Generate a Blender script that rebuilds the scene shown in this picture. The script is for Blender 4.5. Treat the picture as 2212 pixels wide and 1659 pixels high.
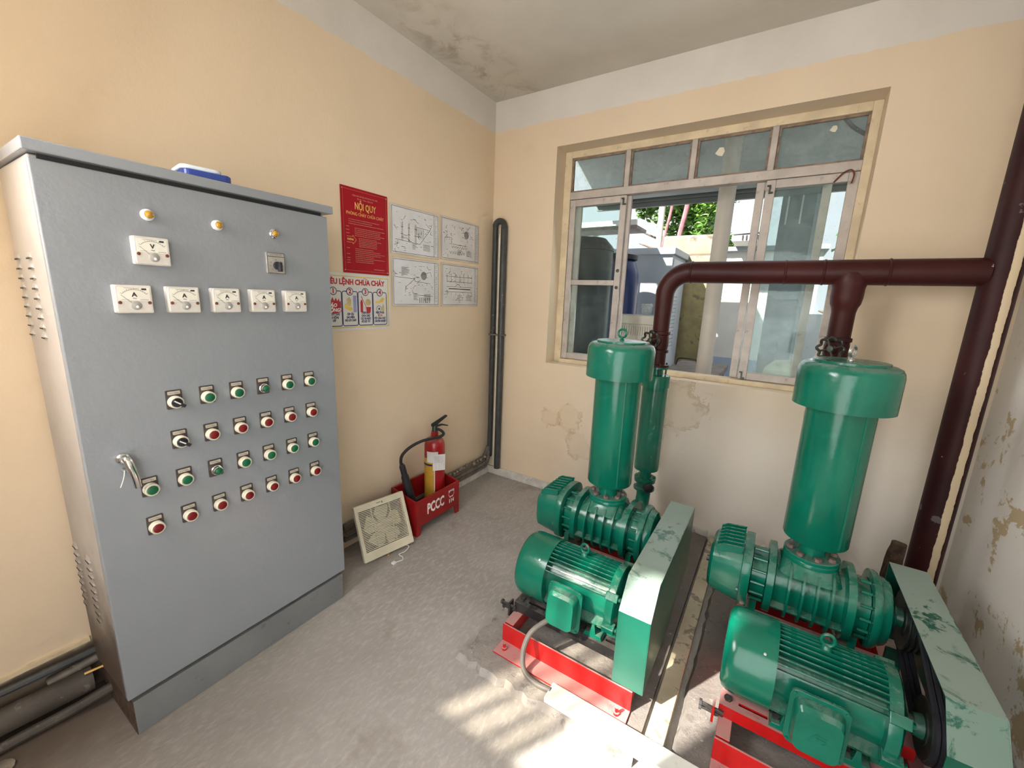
import bpy, bmesh, math, random
from mathutils import Vector, Matrix, Euler
random.seed(7)
for o in list(bpy.data.objects): bpy.data.objects.remove(o, do_unlink=True)
SC = bpy.context.scene
COL = SC.collection
PI = math.pi

# ------------------------------------------------------------------ camera, sky, sun, daylight, exposure
cam_d = bpy.data.cameras.new('camera')
cam = bpy.data.objects.new('camera', cam_d); COL.objects.link(cam)
F_PX = 889.689
cam_d.sensor_width = 36.0; cam_d.sensor_fit = 'HORIZONTAL'; cam_d.lens = F_PX / 2212 * 36.0
cam_d.clip_start = .02; cam_d.clip_end = 200
def cam_rot(a, b, c):
    yaw = Matrix.Rotation(c, 3, 'Z'); pit = Matrix.Rotation(a, 3, 'X')
    rol = Matrix(((math.cos(b), 0, math.sin(b)), (0, 1, 0), (-math.sin(b), 0, math.cos(b))))
    return yaw @ pit @ rol
CR = cam_rot(-0.2055, -0.0379, 0.5678)
r_, f_, u_ = CR.col[0], CR.col[1], CR.col[2]
cm = Matrix((( r_[0], u_[0], -f_[0], 1.9961), (r_[1], u_[1], -f_[1], -2.767), (r_[2], u_[2], -f_[2], 1.5), (0, 0, 0, 1)))
cam.matrix_world = cm
SC.camera = cam

world = bpy.data.worlds.new('sky'); SC.world = world; world.use_nodes = True
wn = world.node_tree.nodes
wn['Background'].inputs[0].default_value = (0.90, 0.95, 1.0, 1); wn['Background'].inputs[1].default_value = 1.05

SUN_DIR = Vector((0.49, 0.872, -0.84)).normalized()       # direction in which the light travels
sd = bpy.data.lights.new('sun', 'SUN'); sd.energy = 18; sd.angle = math.radians(1.2); sd.color = (1, .93, .82)
sun = bpy.data.objects.new('sun', sd); COL.objects.link(sun)
sun.rotation_euler = SUN_DIR.to_track_quat('-Z', 'Y').to_euler(); sun.location = (-3, -9, 8)

def area(name, loc, direction, sx, sy, energy, color=(1, 1, 1)):
    d = bpy.data.lights.new(name, 'AREA'); d.shape = 'RECTANGLE'; d.size = sx; d.size_y = sy; d.energy = energy; d.color = color
    o = bpy.data.objects.new(name, d); COL.objects.link(o); o.location = loc
    o.rotation_euler = Vector(direction).to_track_quat('-Z', 'Z').to_euler(); return o
# daylight entering by the open doorway and the window in the wall behind the photographer, and by the window seen in the picture
area('doorway_daylight', (1.92, -3.24, 1.12), (-.28, 1, .06), 1.15, 2.1, 27, (1.0, .975, .955))
area('front_window_daylight', (.60, -3.24, 1.95), (1, .66, -.36), .60, 1.12, 42, (1.0, .97, .95))
area('back_window_daylight', (1.4, .09, 1.8), (0, -1, -.25), 1.6, 1.3, 6, (.93, .97, 1.0))

SC.view_settings.view_transform = 'Standard'; SC.view_settings.look = 'None'
SC.view_settings.gamma = 1; SC.view_settings.exposure = 0.05; SC.view_settings.use_curve_mapping = False
try:
    SC.cycles.use_denoising = True
    SC.cycles.max_bounces = 6; SC.cycles.diffuse_bounces = 3; SC.cycles.glossy_bounces = 2; SC.cycles.use_adaptive_sampling = True; SC.cycles.adaptive_threshold = .12; SC.cycles.adaptive_min_samples = 12; SC.cycles.transparent_max_bounces = 24
    SC.cycles.sample_clamp_indirect = 6.0
except Exception: pass

# ------------------------------------------------------------------ materials
class NT:
    def __init__(s, name):
        s.m = bpy.data.materials.new(name); s.m.use_nodes = True; s.t = s.m.node_tree
        s.b = s.t.nodes['Principled BSDF']; s.out = s.t.nodes['Material Output']
    def n(s, kind, **kw):
        x = s.t.nodes.new(kind)
        for k, v in kw.items(): setattr(x, k, v)
        return x
    def l(s, a, b): s.t.links.new(a, b)
    def val(s, x, inp, v):
        if hasattr(v, 'is_linked') or hasattr(v, 'links'): s.l(v, x.inputs[inp])
        else: x.inputs[inp].default_value = v
    def pos(s): return s.n('ShaderNodeNewGeometry').outputs['Position']
    def obj(s): return s.n('ShaderNodeTexCoord').outputs['Object']
    def noise(s, vec, scale, detail=4, rough=.55, dist=0, out='Fac'):
        x = s.n('ShaderNodeTexNoise'); s.l(vec, x.inputs['Vector'])
        x.inputs['Scale'].default_value = scale; x.inputs['Detail'].default_value = detail
        x.inputs['Roughness'].default_value = rough; x.inputs['Distortion'].default_value = dist
        return x.outputs['Fac' if out == 'Fac' else 'Color']
    def ramp(s, v, a, b, c0=0., c1=1.):
        x = s.n('ShaderNodeMapRange'); s.l(v, x.inputs[0]); x.interpolation_type = 'SMOOTHSTEP'
        for i, q in zip((1, 2, 3, 4), (a, b, c0, c1)): x.inputs[i].default_value = q
        return x.outputs[0]
    def math(s, op, a, b=0.):
        x = s.n('ShaderNodeMath', operation=op); s.val(x, 0, a); s.val(x, 1, b); return x.outputs[0]
    def mix(s, fac, a, b):
        x = s.n('ShaderNodeMix', data_type='RGBA'); s.val(x, 0, fac)
        for i, q in ((6, a), (7, b)):
            if isinstance(q, tuple): x.inputs[i].default_value = (*q[:3], 1)
            else: s.l(q, x.inputs[i])
        return x.outputs[2]
    def sep(s, v):
        x = s.n('ShaderNodeSeparateXYZ'); s.l(v, x.inputs[0]); return x.outputs
    def bump(s, h, strength=.2, dist=.01):
        x = s.n('ShaderNodeBump'); x.inputs['Strength'].default_value = strength; x.inputs['Distance'].default_value = dist
        s.l(h, x.inputs['Height']); s.l(x.outputs[0], s.b.inputs['Normal'])
    def col(s, c):
        if isinstance(c, tuple): s.b.inputs['Base Color'].default_value = (*c[:3], 1)
        else: s.l(c, s.b.inputs['Base Color'])
    def set(s, rough=.5, metal=0., coat=0., spec=.5):
        s.val(s.b, 'Roughness', rough); s.b.inputs['Metallic'].default_value = metal
        s.b.inputs['Coat Weight'].default_value = coat; s.b.inputs['Specular IOR Level'].default_value = spec
MATS = {}
def paint(name, c, rough=.5, metal=0., var=.12, scale=6., c2=None, amount=.0, bump=.0, bscale=60., dust=None, dust_amt=.0, coat=0., spec=.5, patch=3., dr=(.38, .62)):
    """painted, moulded or metal surface: slight mottling, optional worn patches of c2, optional settled dust on faces that look up"""
    k = NT(name); P = k.obj()
    n1 = k.noise(P, scale, 5)
    dark = tuple(x * (1 - var) for x in c); lite = tuple(min(1, x * (1 + var)) for x in c)
    col = k.mix(k.ramp(n1, .3, .7), dark, lite)
    if c2: col = k.mix(k.math('MULTIPLY', k.ramp(k.noise(P, scale * patch, 6, .65), .62 - amount * .25, .70 - amount * .2), min(1, .35 + amount)), col, c2)
    r = rough
    if dust:
        nz = k.sep(k.n('ShaderNodeNewGeometry').outputs['Normal'])[2]
        d = k.math('MULTIPLY', k.ramp(nz, .35, .95), k.ramp(k.noise(P, scale * 1.7, 6, .7, .6), *dr))
        d = k.math('MULTIPLY', d, dust_amt); col = k.mix(d, col, dust)
        r = k.math('ADD', rough, k.math('MULTIPLY', d, .45))
    k.col(col); k.set(r, metal, coat, spec)
    if bump: k.bump(k.noise(P, bscale, 4), bump, .004)
    MATS[name] = k.m; return k.m

def m_wall(name, stains=(), right=False):
    k = NT(name); P = k.pos(); X, Y, Z = k.sep(P)
    cream = k.mix(k.ramp(k.noise(P, 1.1, 4), .3, .7), (.73, .595, .425), (.78, .64, .465))
    cream = k.mix(k.math('MULTIPLY', k.ramp(k.noise(P, 5, 8, .7), .55, .75), .25), cream, (.64, .51, .34))
    white = k.mix(k.ramp(k.noise(P, 2, 5), .3, .7), (.66, .62, .56), (.74, .70, .64))
    # whiter lower plaster; brighter light at lower right of back wall painted into it
    pale_z = k.math('ADD', Z, k.math('MULTIPLY', k.noise(P, 1.6, 5, .6), .7))
    bl = k.ramp(pale_z, 1.75, .75, 0, .9)
    if not right: bl = k.math('MULTIPLY', bl, k.ramp(k.math('ADD', X, k.math('MULTIPLY', k.noise(P, 2.2, 3), .6)), .8, 1.9, .05, 1.0))
    else: bl = k.ramp(pale_z, 2.6, 1.6, .55, .97)
    cream = k.mix(bl, cream, (.86, .81, .73) if not right else (.84, .81, .765))
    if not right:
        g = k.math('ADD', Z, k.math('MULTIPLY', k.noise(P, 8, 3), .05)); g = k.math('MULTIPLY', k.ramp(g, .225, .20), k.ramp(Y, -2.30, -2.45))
        cream = k.mix(k.math('MULTIPLY', g, .85), cream, (.075, .055, .04))  # dirt and recess shade below the ledge, both put into the colour
    if right:
        pch = k.math('MULTIPLY', k.ramp(k.noise(P, 3.2, 7, .7, .4), .56, .585), k.ramp(Z, 1.6, 1.1))
        cream = k.mix(pch, cream, (.58, .46, .29))
    if stains:
        wob = k.noise(P, 9, 5, .7); brk = k.ramp(k.noise(P, 6, 3), .40, .56)
        for (sx, sz, sr) in stains:
            dx = k.math('SUBTRACT', X, sx); dz = k.math('SUBTRACT', Z, sz)
            d = k.math('SQRT', k.math('ADD', k.math('MULTIPLY', dx, dx), k.math('MULTIPLY', dz, dz)))
            d = k.math('ADD', d, k.math('MULTIPLY', k.math('SUBTRACT', wob, .5), sr * 2.4))
            ring = k.math('MULTIPLY', k.ramp(d, sr * .72, sr * .98), k.ramp(d, sr * 1.06, sr * 1.0))
            ring = k.math('MULTIPLY', ring, brk)
            cream = k.mix(k.math('MULTIPLY', ring, .42), cream, (.40, .27, .12))
            cream = k.mix(k.math('MULTIPLY', k.ramp(d, sr, sr * .8), .16), cream, (.60, .46, .26))
    edge = k.math('ADD', Z, k.math('MULTIPLY', k.math('SUBTRACT', k.noise(P, 7, 4), .5), .035))
    col = k.mix(k.ramp(edge, 2.702, 2.708), cream, white)
    k.col(col); k.set(.75, spec=.3)
    k.bump(k.math('ADD', k.noise(P, 14, 6), k.math('MULTIPLY', k.noise(P, 90, 3), .35)), .25, .006)
    MATS[name] = k.m; return k.m
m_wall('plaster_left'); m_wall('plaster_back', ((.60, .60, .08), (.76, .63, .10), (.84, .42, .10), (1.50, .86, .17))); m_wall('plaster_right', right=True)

def m_ceiling():
    k = NT('ceiling_plaster'); P = k.pos(); X, Y, Z = k.sep(P)
    base = k.mix(k.ramp(k.noise(P, 1.4, 5), .3, .7), (.56, .53, .46), (.66, .62, .54))
    # damp stain running along the left edge
    dx = k.math('ABSOLUTE', k.math('SUBTRACT', X, .20))
    band = k.math('MULTIPLY', k.ramp(dx, .28, .05), k.ramp(k.noise(P, 5, 7, .7, .8), .46, .66))
    band = k.math('MULTIPLY', band, k.ramp(Y, -1.25, -.8))
    base = k.mix(k.math('MULTIPLY', band, .65), base, (.30, .24, .18))
    k.col(base); k.set(.8, spec=.2); k.bump(k.noise(P, 18, 6), .2, .005); MATS['ceiling'] = k.m
m_ceiling()
def m_floor():
    k = NT('concrete_floor'); P = k.pos(); X, Y, Z = k.sep(P)
    mp = k.n('ShaderNodeMapping'); k.l(P, mp.inputs[0]); mp.inputs['Rotation'].default_value = (0, 0, math.radians(-28)); mp.inputs['Scale'].default_value = (62, 24, 20)
    brush = k.noise(mp.outputs[0], 1.0, 5, .65)
    a = k.mix(k.ramp(k.noise(P, 1.3, 4, .6), .3, .72), (.30, .277, .255), (.40, .373, .348))
    a = k.mix(k.math('MULTIPLY', k.ramp(brush, .44, .70), .45), a, (.54, .51, .48))
    a = k.mix(k.math('MULTIPLY', k.ramp(k.noise(P, 3.1, 5, .7), .56, .72), .55), a, (.24, .205, .175))
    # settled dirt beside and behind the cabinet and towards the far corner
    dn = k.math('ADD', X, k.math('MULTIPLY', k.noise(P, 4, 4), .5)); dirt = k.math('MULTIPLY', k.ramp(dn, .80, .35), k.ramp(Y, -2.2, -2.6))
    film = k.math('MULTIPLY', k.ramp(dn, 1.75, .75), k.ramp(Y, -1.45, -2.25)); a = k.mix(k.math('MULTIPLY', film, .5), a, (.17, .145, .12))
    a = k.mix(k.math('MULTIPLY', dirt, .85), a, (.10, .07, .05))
    k.col(a); k.set(.70, spec=.35); k.bump(brush, .35, .007); MATS['floor'] = k.m
m_floor()
def m_pad():
    k = NT('pad_concrete'); P = k.pos()
    a = k.mix(k.ramp(k.noise(P, 2.2, 5, .65), .3, .7), (.27, .245, .225), (.40, .37, .345))
    X, Y, Z = k.sep(P); gr = k.math('ADD', X, k.math('MULTIPLY', k.noise(P, 6, 4, .6), .16)); gr = k.math('MULTIPLY', k.ramp(gr, 1.70, 1.80), k.ramp(gr, 2.16, 2.06))
    a = k.mix(k.math('MULTIPLY', gr, .55), a, (.10, .088, .078))    # grime between the machines, with the belt guard's shade painted in
    a = k.mix(k.math('MULTIPLY', k.ramp(k.noise(P, 16, 8, .75), .52, .7), .7), a, (.10, .085, .08))
    a = k.mix(k.ramp(k.noise(P, 55, 2), .69, .73, 0, .6), a, (.55, .52, .48))
    k.col(a); k.set(.78, spec=.3); k.bump(k.noise(P, 40, 8, .7), .5, .012); MATS['pad'] = k.m
m_pad()
G1 = (.003, .135, .086); GD = (.23, .27, .245)
paint('green_paint', G1, .20, 0, .18, 5, dust=GD, dust_amt=.45, bump=.22, bscale=38, coat=0, spec=.5)
paint('green_clean', (.003, .138, .086), .19, 0, .14, 4, c2=(.01, .19, .125), amount=.05, bump=.10, bscale=42, coat=0, spec=.5)
paint('green_guard', (.003, .088, .056), .3, 0, .12, 5, dust=(.27, .34, .30), dust_amt=.92, dr=(.40, .47), bump=.05, bscale=30, coat=.1)
paint('green_dark', (.006, .095, .062), .35, 0, .2, 6, dust=GD, dust_amt=.3)
paint('red_paint', (.52, .012, .012), .3, 0, .15, 6, c2=(.28, .012, .010), amount=.1, dust=(.50, .29, .275), dust_amt=.85, dr=(.26, .46), bump=.08)
paint('dark_red_paint', (.30, .008, .010), .38, 0, .15, 8, c2=(.20, .02, .02), amount=.1, bump=.05)
paint('black_metal', (.035, .033, .034), .42, .2, .3, 10, c2=(.12, .11, .10), amount=.15, dust=(.20, .18, .16), dust_amt=.6)
paint('rubber', (.018, .018, .024), .6, 0, .3, 12, c2=(.05, .05, .06), amount=.1)
paint('grey_hose', (.13, .12, .11), .6, 0, .2, 12)
paint('dusty_bolt', (.20, .13, .115), .6, .1, .2, 20)
paint('steel', (.52, .52, .50), .32, .9, .15, 20)
paint('chrome', (.80, .80, .80), .12, 1, .05, 20)
paint('iron', (.05, .06, .05), .4, .6, .3, 20, c2=(.16, .12, .10), amount=.1)
paint('cabinet_grey', (.252, .274, .300), .27, 0, .05, 1.5, spec=.75, bump=.22, bscale=60, c2=(.33, .35, .37), amount=-.1)
def m_cabinet_side():
    k = NT('cabinet_side_grey'); P = k.obj(); Z = k.sep(k.pos())[2]
    a = k.mix(k.ramp(k.noise(P, 3, 5), .3, .7), (.40, .375, .35), (.50, .47, .44))
    rust = k.math('MULTIPLY', k.ramp(k.math('ADD', Z, k.math('MULTIPLY', k.noise(P, 6, 6, .7), .5)), .95, .45), .95)
    a = k.mix(rust, a, (.085, .055, .040)); k.col(a); k.set(.5); k.bump(k.noise(P, 50, 4), .15, .004); MATS['cabinet_side'] = k.m
m_cabinet_side()
paint('rusty_plinth', (.19, .20, .205), .45, 0, .1, 4, c2=(.09, .06, .045), amount=.12, bump=.1)
paint('louver_grey', (.37, .34, .33), .5, 0, .15, 20)
paint('dark_gap', (.02, .02, .02), .8)
paint('meter_case', (.66, .63, .58), .3, 0, .08, 20, coat=.3)
paint('meter_dial', (.80, .78, .68), .4, 0, .04, 20)
paint('ink', (.02, .02, .025), .6); paint('grey_ink', (.25, .25, .24), .6)
paint('rust_spot', (.14, .035, .015), .7, 0, .3, 60)
paint('smoke_dome', (.34, .33, .30), .3, 0, .1, 40)
paint('cream_plastic', (.72, .68, .54), .35, 0, .08, 10)
paint('white_plastic', (.74, .73, .70), .4, 0, .08, 10)
paint('button_green', (.006, .115, .050), .3, spec=.4); paint('button_red', (.17, .006, .010), .3, spec=.4)
paint('button_plate', (.055, .042, .036), .45); paint('tag_insert', (.46, .41, .34), .4, 0, .15, 60)
paint('amber_lens', (.42, .22, .015), .15, 0, .2, 60, coat=.5)
paint('silver_face', (.50, .48, .44), .35, .5, .1, 30)
paint('window_cream', (.70, .58, .39), .55, 0, .12, 8, c2=(.42, .32, .2), amount=.12, bump=.1)
paint('window_grey', (.50, .45, .405), .48, .1, .12, 10, c2=(.20, .15, .12), amount=.1)
paint('window_bead', (.24, .17, .12), .6, 0, .3, 25, c2=(.5, .45, .4), amount=.15)
paint('skirting', (.62, .60, .55), .55, 0, .12, 12, c2=(.14, .12, .10), amount=.16)
paint('trunking_white', (.74, .74, .70), .4, 0, .06, 10, c2=(.5, .47, .42), amount=.1)
paint('trunking_old', (.52, .46, .33), .5, 0, .15, 9, c2=(.09, .075, .06), amount=.32, patch=2.)
paint('conduit_dark', (.050, .054, .056), .4, 0, .2, 14, c2=(.55, .48, .38), amount=.0)
paint('conduit_dusty', (.14, .125, .105), .6, 0, .3, 14, c2=(.58, .54, .48), amount=.12)
paint('pipe_dusty', (.075, .064, .053), .65, 0, .25, 9, c2=(.24, .21, .17), amount=.1)
paint('rubble', (.28, .24, .19), .85, 0, .4, 20)
paint('wood_rot', (.075, .045, .03), .8, 0, .5, 30, c2=(.3, .22, .14), amount=.1, bump=.6, bscale=60)
paint('sign_red', (.36, .006, .014), .5, 0, .04, 5, spec=.15)
paint('gold_print', (.72, .44, .10), .45); paint('faint_print', (.52, .20, .13), .5)
paint('sign_white', (.66, .65, .60), .4, 0, .04, 5); paint('print_red', (.46, .012, .022), .5); paint('print_navy', (.018, .024, .12), .5)
paint('print_yellow', (.72, .52, .08), .5); paint('print_white', (.86, .85, .82), .5); paint('print_blue', (.28, .30, .50), .5); paint('print_tan', (.55, .44, .2), .5)
paint('sheet_paper', (.64, .63, .62), .22, 0, .05, 6, bump=.25, bscale=12, coat=.4)
paint('sheet_edge', (.62, .52, .38), .5)
paint('extinguisher_red', (.34, .010, .014), .28, 0, .08, 6, dust=(.34, .22, .18), dust_amt=.9, coat=.3)
paint('label_yellow', (.60, .36, .05), .4, 0, .12, 14); paint('label_paper', (.70, .70, .70), .55)
paint('fan_ivory', (.70, .65, .50), .42, 0, .07, 8, c2=(.5, .44, .32), amount=.02)
paint('fan_dark', (.03, .028, .026), .6)
paint('blue_plastic', (.02, .05, .26), .35)
paint('pale_blue_plastic', (.60, .68, .74), .4)
def m_pipe():
    k = NT('maroon_pipe'); P = k.pos()
    a = k.mix(k.ramp(k.noise(P, 4, 5), .3, .7), (.034, .0075, .0068), (.056, .0115, .0105))
    a = k.mix(k.ramp(k.noise(P, 24, 5, .6), .70, .72, 0, .75), a, (.42, .36, .33)); a = k.mix(k.ramp(k.noise(P, 7, 5, .6), .66, .7, 0, .45), a, (.17, .15, .15))
    k.col(a); k.set(.42, spec=.22); k.bump(k.noise(P, 60, 4), .1, .003); MATS['pipe'] = k.m
m_pipe()
def m_riser():
    k = NT('maroon_riser_cream_streak'); P = k.pos(); X, Y, Z = k.sep(P)
    a = k.mix(k.ramp(k.noise(P, 4, 5), .3, .7), (.026, .0065, .0072), (.042, .0105, .0105))
    a = k.mix(k.ramp(k.noise(P, 24, 5, .6), .70, .72, 0, .7), a, (.42, .36, .33)); a = k.mix(k.ramp(k.noise(P, 7, 5, .6), .64, .66, 0, .5), a, (.20, .19, .2))
    w = k.math('ADD', X, k.math('MULTIPLY', k.math('SUBTRACT', k.noise(P, 11, 6, .7), .5), .018))
    streak = k.math('MULTIPLY', k.ramp(w, 2.704, 2.706), k.ramp(Y, -.29, -.30))
    streak = k.math('MULTIPLY', streak, k.ramp(w, 2.733, 2.732)); streak = k.math('MULTIPLY', streak, k.ramp(k.noise(P, 3, 4, .6), .24, .28))
    a = k.mix(streak, a, (.68, .56, .38)); k.col(a); k.set(.5, spec=.2); k.bump(k.noise(P, 40, 4), .12, .003); MATS['riser'] = k.m
m_riser()
def m_glass(name, dust, tint=(.92, .97, .96), dcol=(.72, .76, .76)):
    k = NT(name); P = k.pos(); t = k.n('ShaderNodeBsdfTransparent'); t.inputs[0].default_value = (*tint, 1)
    g = k.n('ShaderNodeBsdfGlossy'); g.inputs['Roughness'].default_value = .03
    d = k.n('ShaderNodeBsdfDiffuse'); d.inputs[0].default_value = (*dcol, 1); tr = k.n('ShaderNodeBsdfTranslucent'); tr.inputs[0].default_value = (*dcol, 1)
    ad = k.n('ShaderNodeMixShader'); ad.inputs[0].default_value = .5; k.l(d.outputs[0], ad.inputs[1]); k.l(tr.outputs[0], ad.inputs[2])
    m1 = k.n('ShaderNodeMixShader'); m1.inputs[0].default_value = .012; k.l(t.outputs[0], m1.inputs[1]); k.l(g.outputs[0], m1.inputs[2])
    f = k.math('ADD', dust * .7, k.math('MULTIPLY', k.ramp(k.noise(P, 12, 7, .7), .42, .7), dust * .7))
    f = k.math('ADD', f, k.ramp(k.noise(P, 75, 2), .71, .74, 0, .25))
    m2 = k.n('ShaderNodeMixShader'); k.l(f, m2.inputs[0]); k.l(m1.outputs[0], m2.inputs[1]); k.l(ad.outputs[0], m2.inputs[2])
    k.l(m2.outputs[0], k.out.inputs[0]); MATS[name] = k.m
m_glass('glass_fan', .15); m_glass('glass_dusty', .05); m_glass('glass_hazy', .13, dcol=(.72, .78, .80)); m_glass('glass_clear', .018)
m_glass('glass_grimy', .30, (.95, .93, .88), (.7, .66, .58))
m_glass('clear_film', .06, (.95, .97, .96), (.8, .85, .83)); m_glass('cup_plastic', .30, dcol=(.8, .8, .8))
paint('awning_metal', (.46, .51, .52), .5, .2, .12, 3); paint('awning_edge', (.14, .155, .15), .5, .1, .1, 3)
paint('post_paint', (.62, .57, .49), .5, 0, .08, 4); paint('tank_black', (.022, .026, .034), .42, 0, .2, 6, c2=(.10, .11, .12), amount=.05); paint('drum_blue', (.012, .030, .14), .35, 0, .1, 4)
paint('kiosk_grey', (.40, .45, .50), .5, 0, .05, 3); paint('kiosk_light', (.62, .66, .72), .5, 0, .05, 3)
paint('crate_white', (.60, .57, .50), .5, 0, .08, 6)
paint('old_masonry', (.27, .235, .18), .85, 0, .2, 4, c2=(.05, .045, .04), amount=.34, bump=.4, bscale=20, patch=1.2)
paint('old_yellow', (.42, .34, .17), .85, 0, .2, 5, c2=(.05, .045, .035), amount=.25, bump=.3, bscale=20, patch=1.)
paint('building_white', (.78, .78, .76), .7, 0, .05, 2); paint('building_blue', (.40, .50, .66), .7, 0, .06, 3); paint('roof_grey', (.33, .38, .42), .5, 0, .08, 3)
paint('hatch_wood', (.26, .22, .20), .7, 0, .2, 8, c2=(.10, .075, .06), amount=.2); paint('hatch_side', (.10, .085, .075), .8, 0, .3, 12)
paint('wall_pale', (.20, .225, .25), .7, 0, .06, 3); paint('yard_concrete', (.14, .135, .13), .8, 0, .15, 3)
paint('bark', (.22, .17, .13), .9, 0, .3, 12); paint('leaf', (.10, .22, .035), .5, 0, .5, 1.5, c2=(.38, .40, .05), amount=.1); paint('sack', (.66, .61, .48), .8, 0, .1, 14)
paint('vine', (.32, .13, .15), .8, 0, .2, 10)
M = MATS

# ------------------------------------------------------------------ mesh helpers
WORLD = {}
class MB:
    def __init__(s): s.v = []; s.f = []; s.sm = []
    def add(s, vs, fs, smooth=False, T=None):
        o = len(s.v); s.v += [tuple(T @ Vector(v)) if T is not None else tuple(v) for v in vs]
        s.f += [tuple(i + o for i in f) for f in fs]; s.sm += [smooth] * len(fs); return s
    def box(s, x0, x1, y0, y1, z0, z1, T=None):
        vs = [(x0, y0, z0), (x1, y0, z0), (x1, y1, z0), (x0, y1, z0), (x0, y0, z1), (x1, y0, z1), (x1, y1, z1), (x0, y1, z1)]
        return s.add(vs, [(3, 2, 1, 0), (4, 5, 6, 7), (0, 1, 5, 4), (1, 2, 6, 5), (2, 3, 7, 6), (3, 0, 4, 7)], False, T)
    def lathe(s, prof, n=32, T=None, closed=False, smooth=True):
        """profile of (radius, height) about local Z; sharp corners come from doubled rings"""
        vs = []; fs = []
        for r, z in prof:
            for i in range(n): a = 2 * PI * i / n; vs.append((r * math.cos(a), r * math.sin(a), z))
        for j in range(len(prof) - 1 + (1 if closed else 0)):
            j2 = (j + 1) % len(prof)
            for i in range(n):
                i2 = (i + 1) % n; fs.append((j * n + i, j * n + i2, j2 * n + i2, j2 * n + i))
        if not closed:
            if prof[0][0] > 1e-6: fs.append(tuple(reversed(range(n))))
            if prof[-1][0] > 1e-6: fs.append(tuple((len(prof) - 1) * n + i for i in range(n)))
        return s.add(vs, fs, smooth, T)
    def cyl(s, p0, p1, r0, r1=None, n=20):
        p0 = Vector(p0); p1 = Vector(p1); d = p1 - p0
        T = Matrix.Translation(p0) @ d.to_track_quat('Z', 'Y').to_matrix().to_4x4()
        return s.lathe([(r0, 0), (r0 if r1 is None else r1, d.length)], n, T)
    def tube(s, pts, r, n=12, closed=False):
        pts = [Vector(p) for p in pts]; vs = []; fs = []; m = len(pts); up = None
        rr = r if isinstance(r, (list, tuple)) else [r] * m
        for j, p in enumerate(pts):
            if closed: t = (pts[(j + 1) % m] - pts[j - 1]).normalized()
            else: t = ((pts[min(j + 1, m - 1)] - pts[max(j - 1, 0)])).normalized()
            if up is None: up = Vector((0, 0, 1)) if abs(t.z) < .9 else Vector((1, 0, 0))
            b = t.cross(up).normalized(); up = b.cross(t).normalized()
            for i in range(n): a = 2 * PI * i / n; vs.append(tuple(p + (b * math.cos(a) + up * math.sin(a)) * rr[j]))
        for j in range(m if closed else m - 1):
            j2 = (j + 1) % m
            for i in range(n): i2 = (i + 1) % n; fs.append((j * n + i, j * n + i2, j2 * n + i2, j2 * n + i))
        if not closed: fs += [tuple(reversed(range(n))), tuple((m - 1) * n + i for i in range(n))]
        return s.add(vs, fs, True)
    def prism(s, poly, h0, h1, T=None, smooth=False):
        """polygon in local XY extruded in Z"""
        n = len(poly); vs = [(x, y, h0) for x, y in poly] + [(x, y, h1) for x, y in poly]
        fs = [tuple(reversed(range(n))), tuple(range(n, 2 * n))] + [(i, (i + 1) % n, n + (i + 1) % n, n + i) for i in range(n)]
        a = sum(poly[i][0] * poly[(i + 1) % n][1] - poly[(i + 1) % n][0] * poly[i][1] for i in range(n))
        if a < 0: fs = [tuple(reversed(f)) for f in fs]
        o = len(s.f); s.add(vs, fs, False, T)
        if smooth:
            for i in range(o + 2, len(s.f)): s.sm[i] = True
        return s
    def loft(s, rings, T=None, smooth=True, cap=True):
        n = len(rings[0]); vs = [p for r in rings for p in r]; fs = []
        for j in range(len(rings) - 1):
            for i in range(n): i2 = (i + 1) % n; fs.append((j * n + i, j * n + i2, (j + 1) * n + i2, (j + 1) * n + i))
        if cap: fs += [tuple(reversed(range(n))), tuple((len(rings) - 1) * n + i for i in range(n))]
        return s.add(vs, fs, smooth, T)
    def mesh(s, name, c=(0, 0, 0)):
        me = bpy.data.meshes.new(name); me.from_pydata([(x - c[0], y - c[1], z - c[2]) for x, y, z in s.v], [], s.f)
        bm = bmesh.new(); bm.from_mesh(me); bmesh.ops.recalc_face_normals(bm, faces=bm.faces[:]); bm.to_mesh(me); bm.free()
        me.polygons.foreach_set('use_smooth', s.sm); me.update(); return me
    def build(s, name, mat, parent=None, bevel=0., seg=2, sharp=35):
        xs, ys, zs = zip(*s.v); c = ((min(xs) + max(xs)) / 2, (min(ys) + max(ys)) / 2, (min(zs) + max(zs)) / 2)
        if parent is None: c = (c[0], c[1], min(zs))
        me = s.mesh(name, c); me.materials.append(M[mat] if isinstance(mat, str) else mat)
        if any(s.sm): me.set_sharp_from_angle(angle=math.radians(sharp))
        o = bpy.data.objects.new(name, me); COL.objects.link(o); place(o, c, parent)
        if bevel:
            b = o.modifiers.new('bevel', 'BEVEL'); b.width = bevel; b.segments = seg; b.limit_method = 'ANGLE'; b.angle_limit = math.radians(40)
        return o
def place(o, c, parent):
    w = Vector(c); WORLD[o] = w
    if parent is not None: o.parent = parent; o.location = w - WORLD[parent]
    else: o.location = w
def empty(name, loc, label=None, cat=None, group=None, kind=None, rz=0, local=False):
    o = bpy.data.objects.new(name, None); COL.objects.link(o); o.location = loc; o.rotation_euler = (0, 0, rz); o.empty_display_size = .05
    WORLD[o] = Vector((0, 0, 0)) if local else Vector(loc); tag(o, label, cat, group, kind); return o
def tag(o, label=None, cat=None, group=None, kind=None):
    if label: o['label'] = label
    if cat: o['category'] = cat
    if group: o['group'] = group
    if kind: o['kind'] = kind
    return o
def inst(name, me, loc, parent, rot=None, scale=None):
    o = bpy.data.objects.new(name, me); COL.objects.link(o); place(o, loc, parent)
    if rot is not None: o.rotation_mode = 'QUATERNION'; o.rotation_quaternion = rot
    if scale is not None: o.scale = scale
    return o
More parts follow.
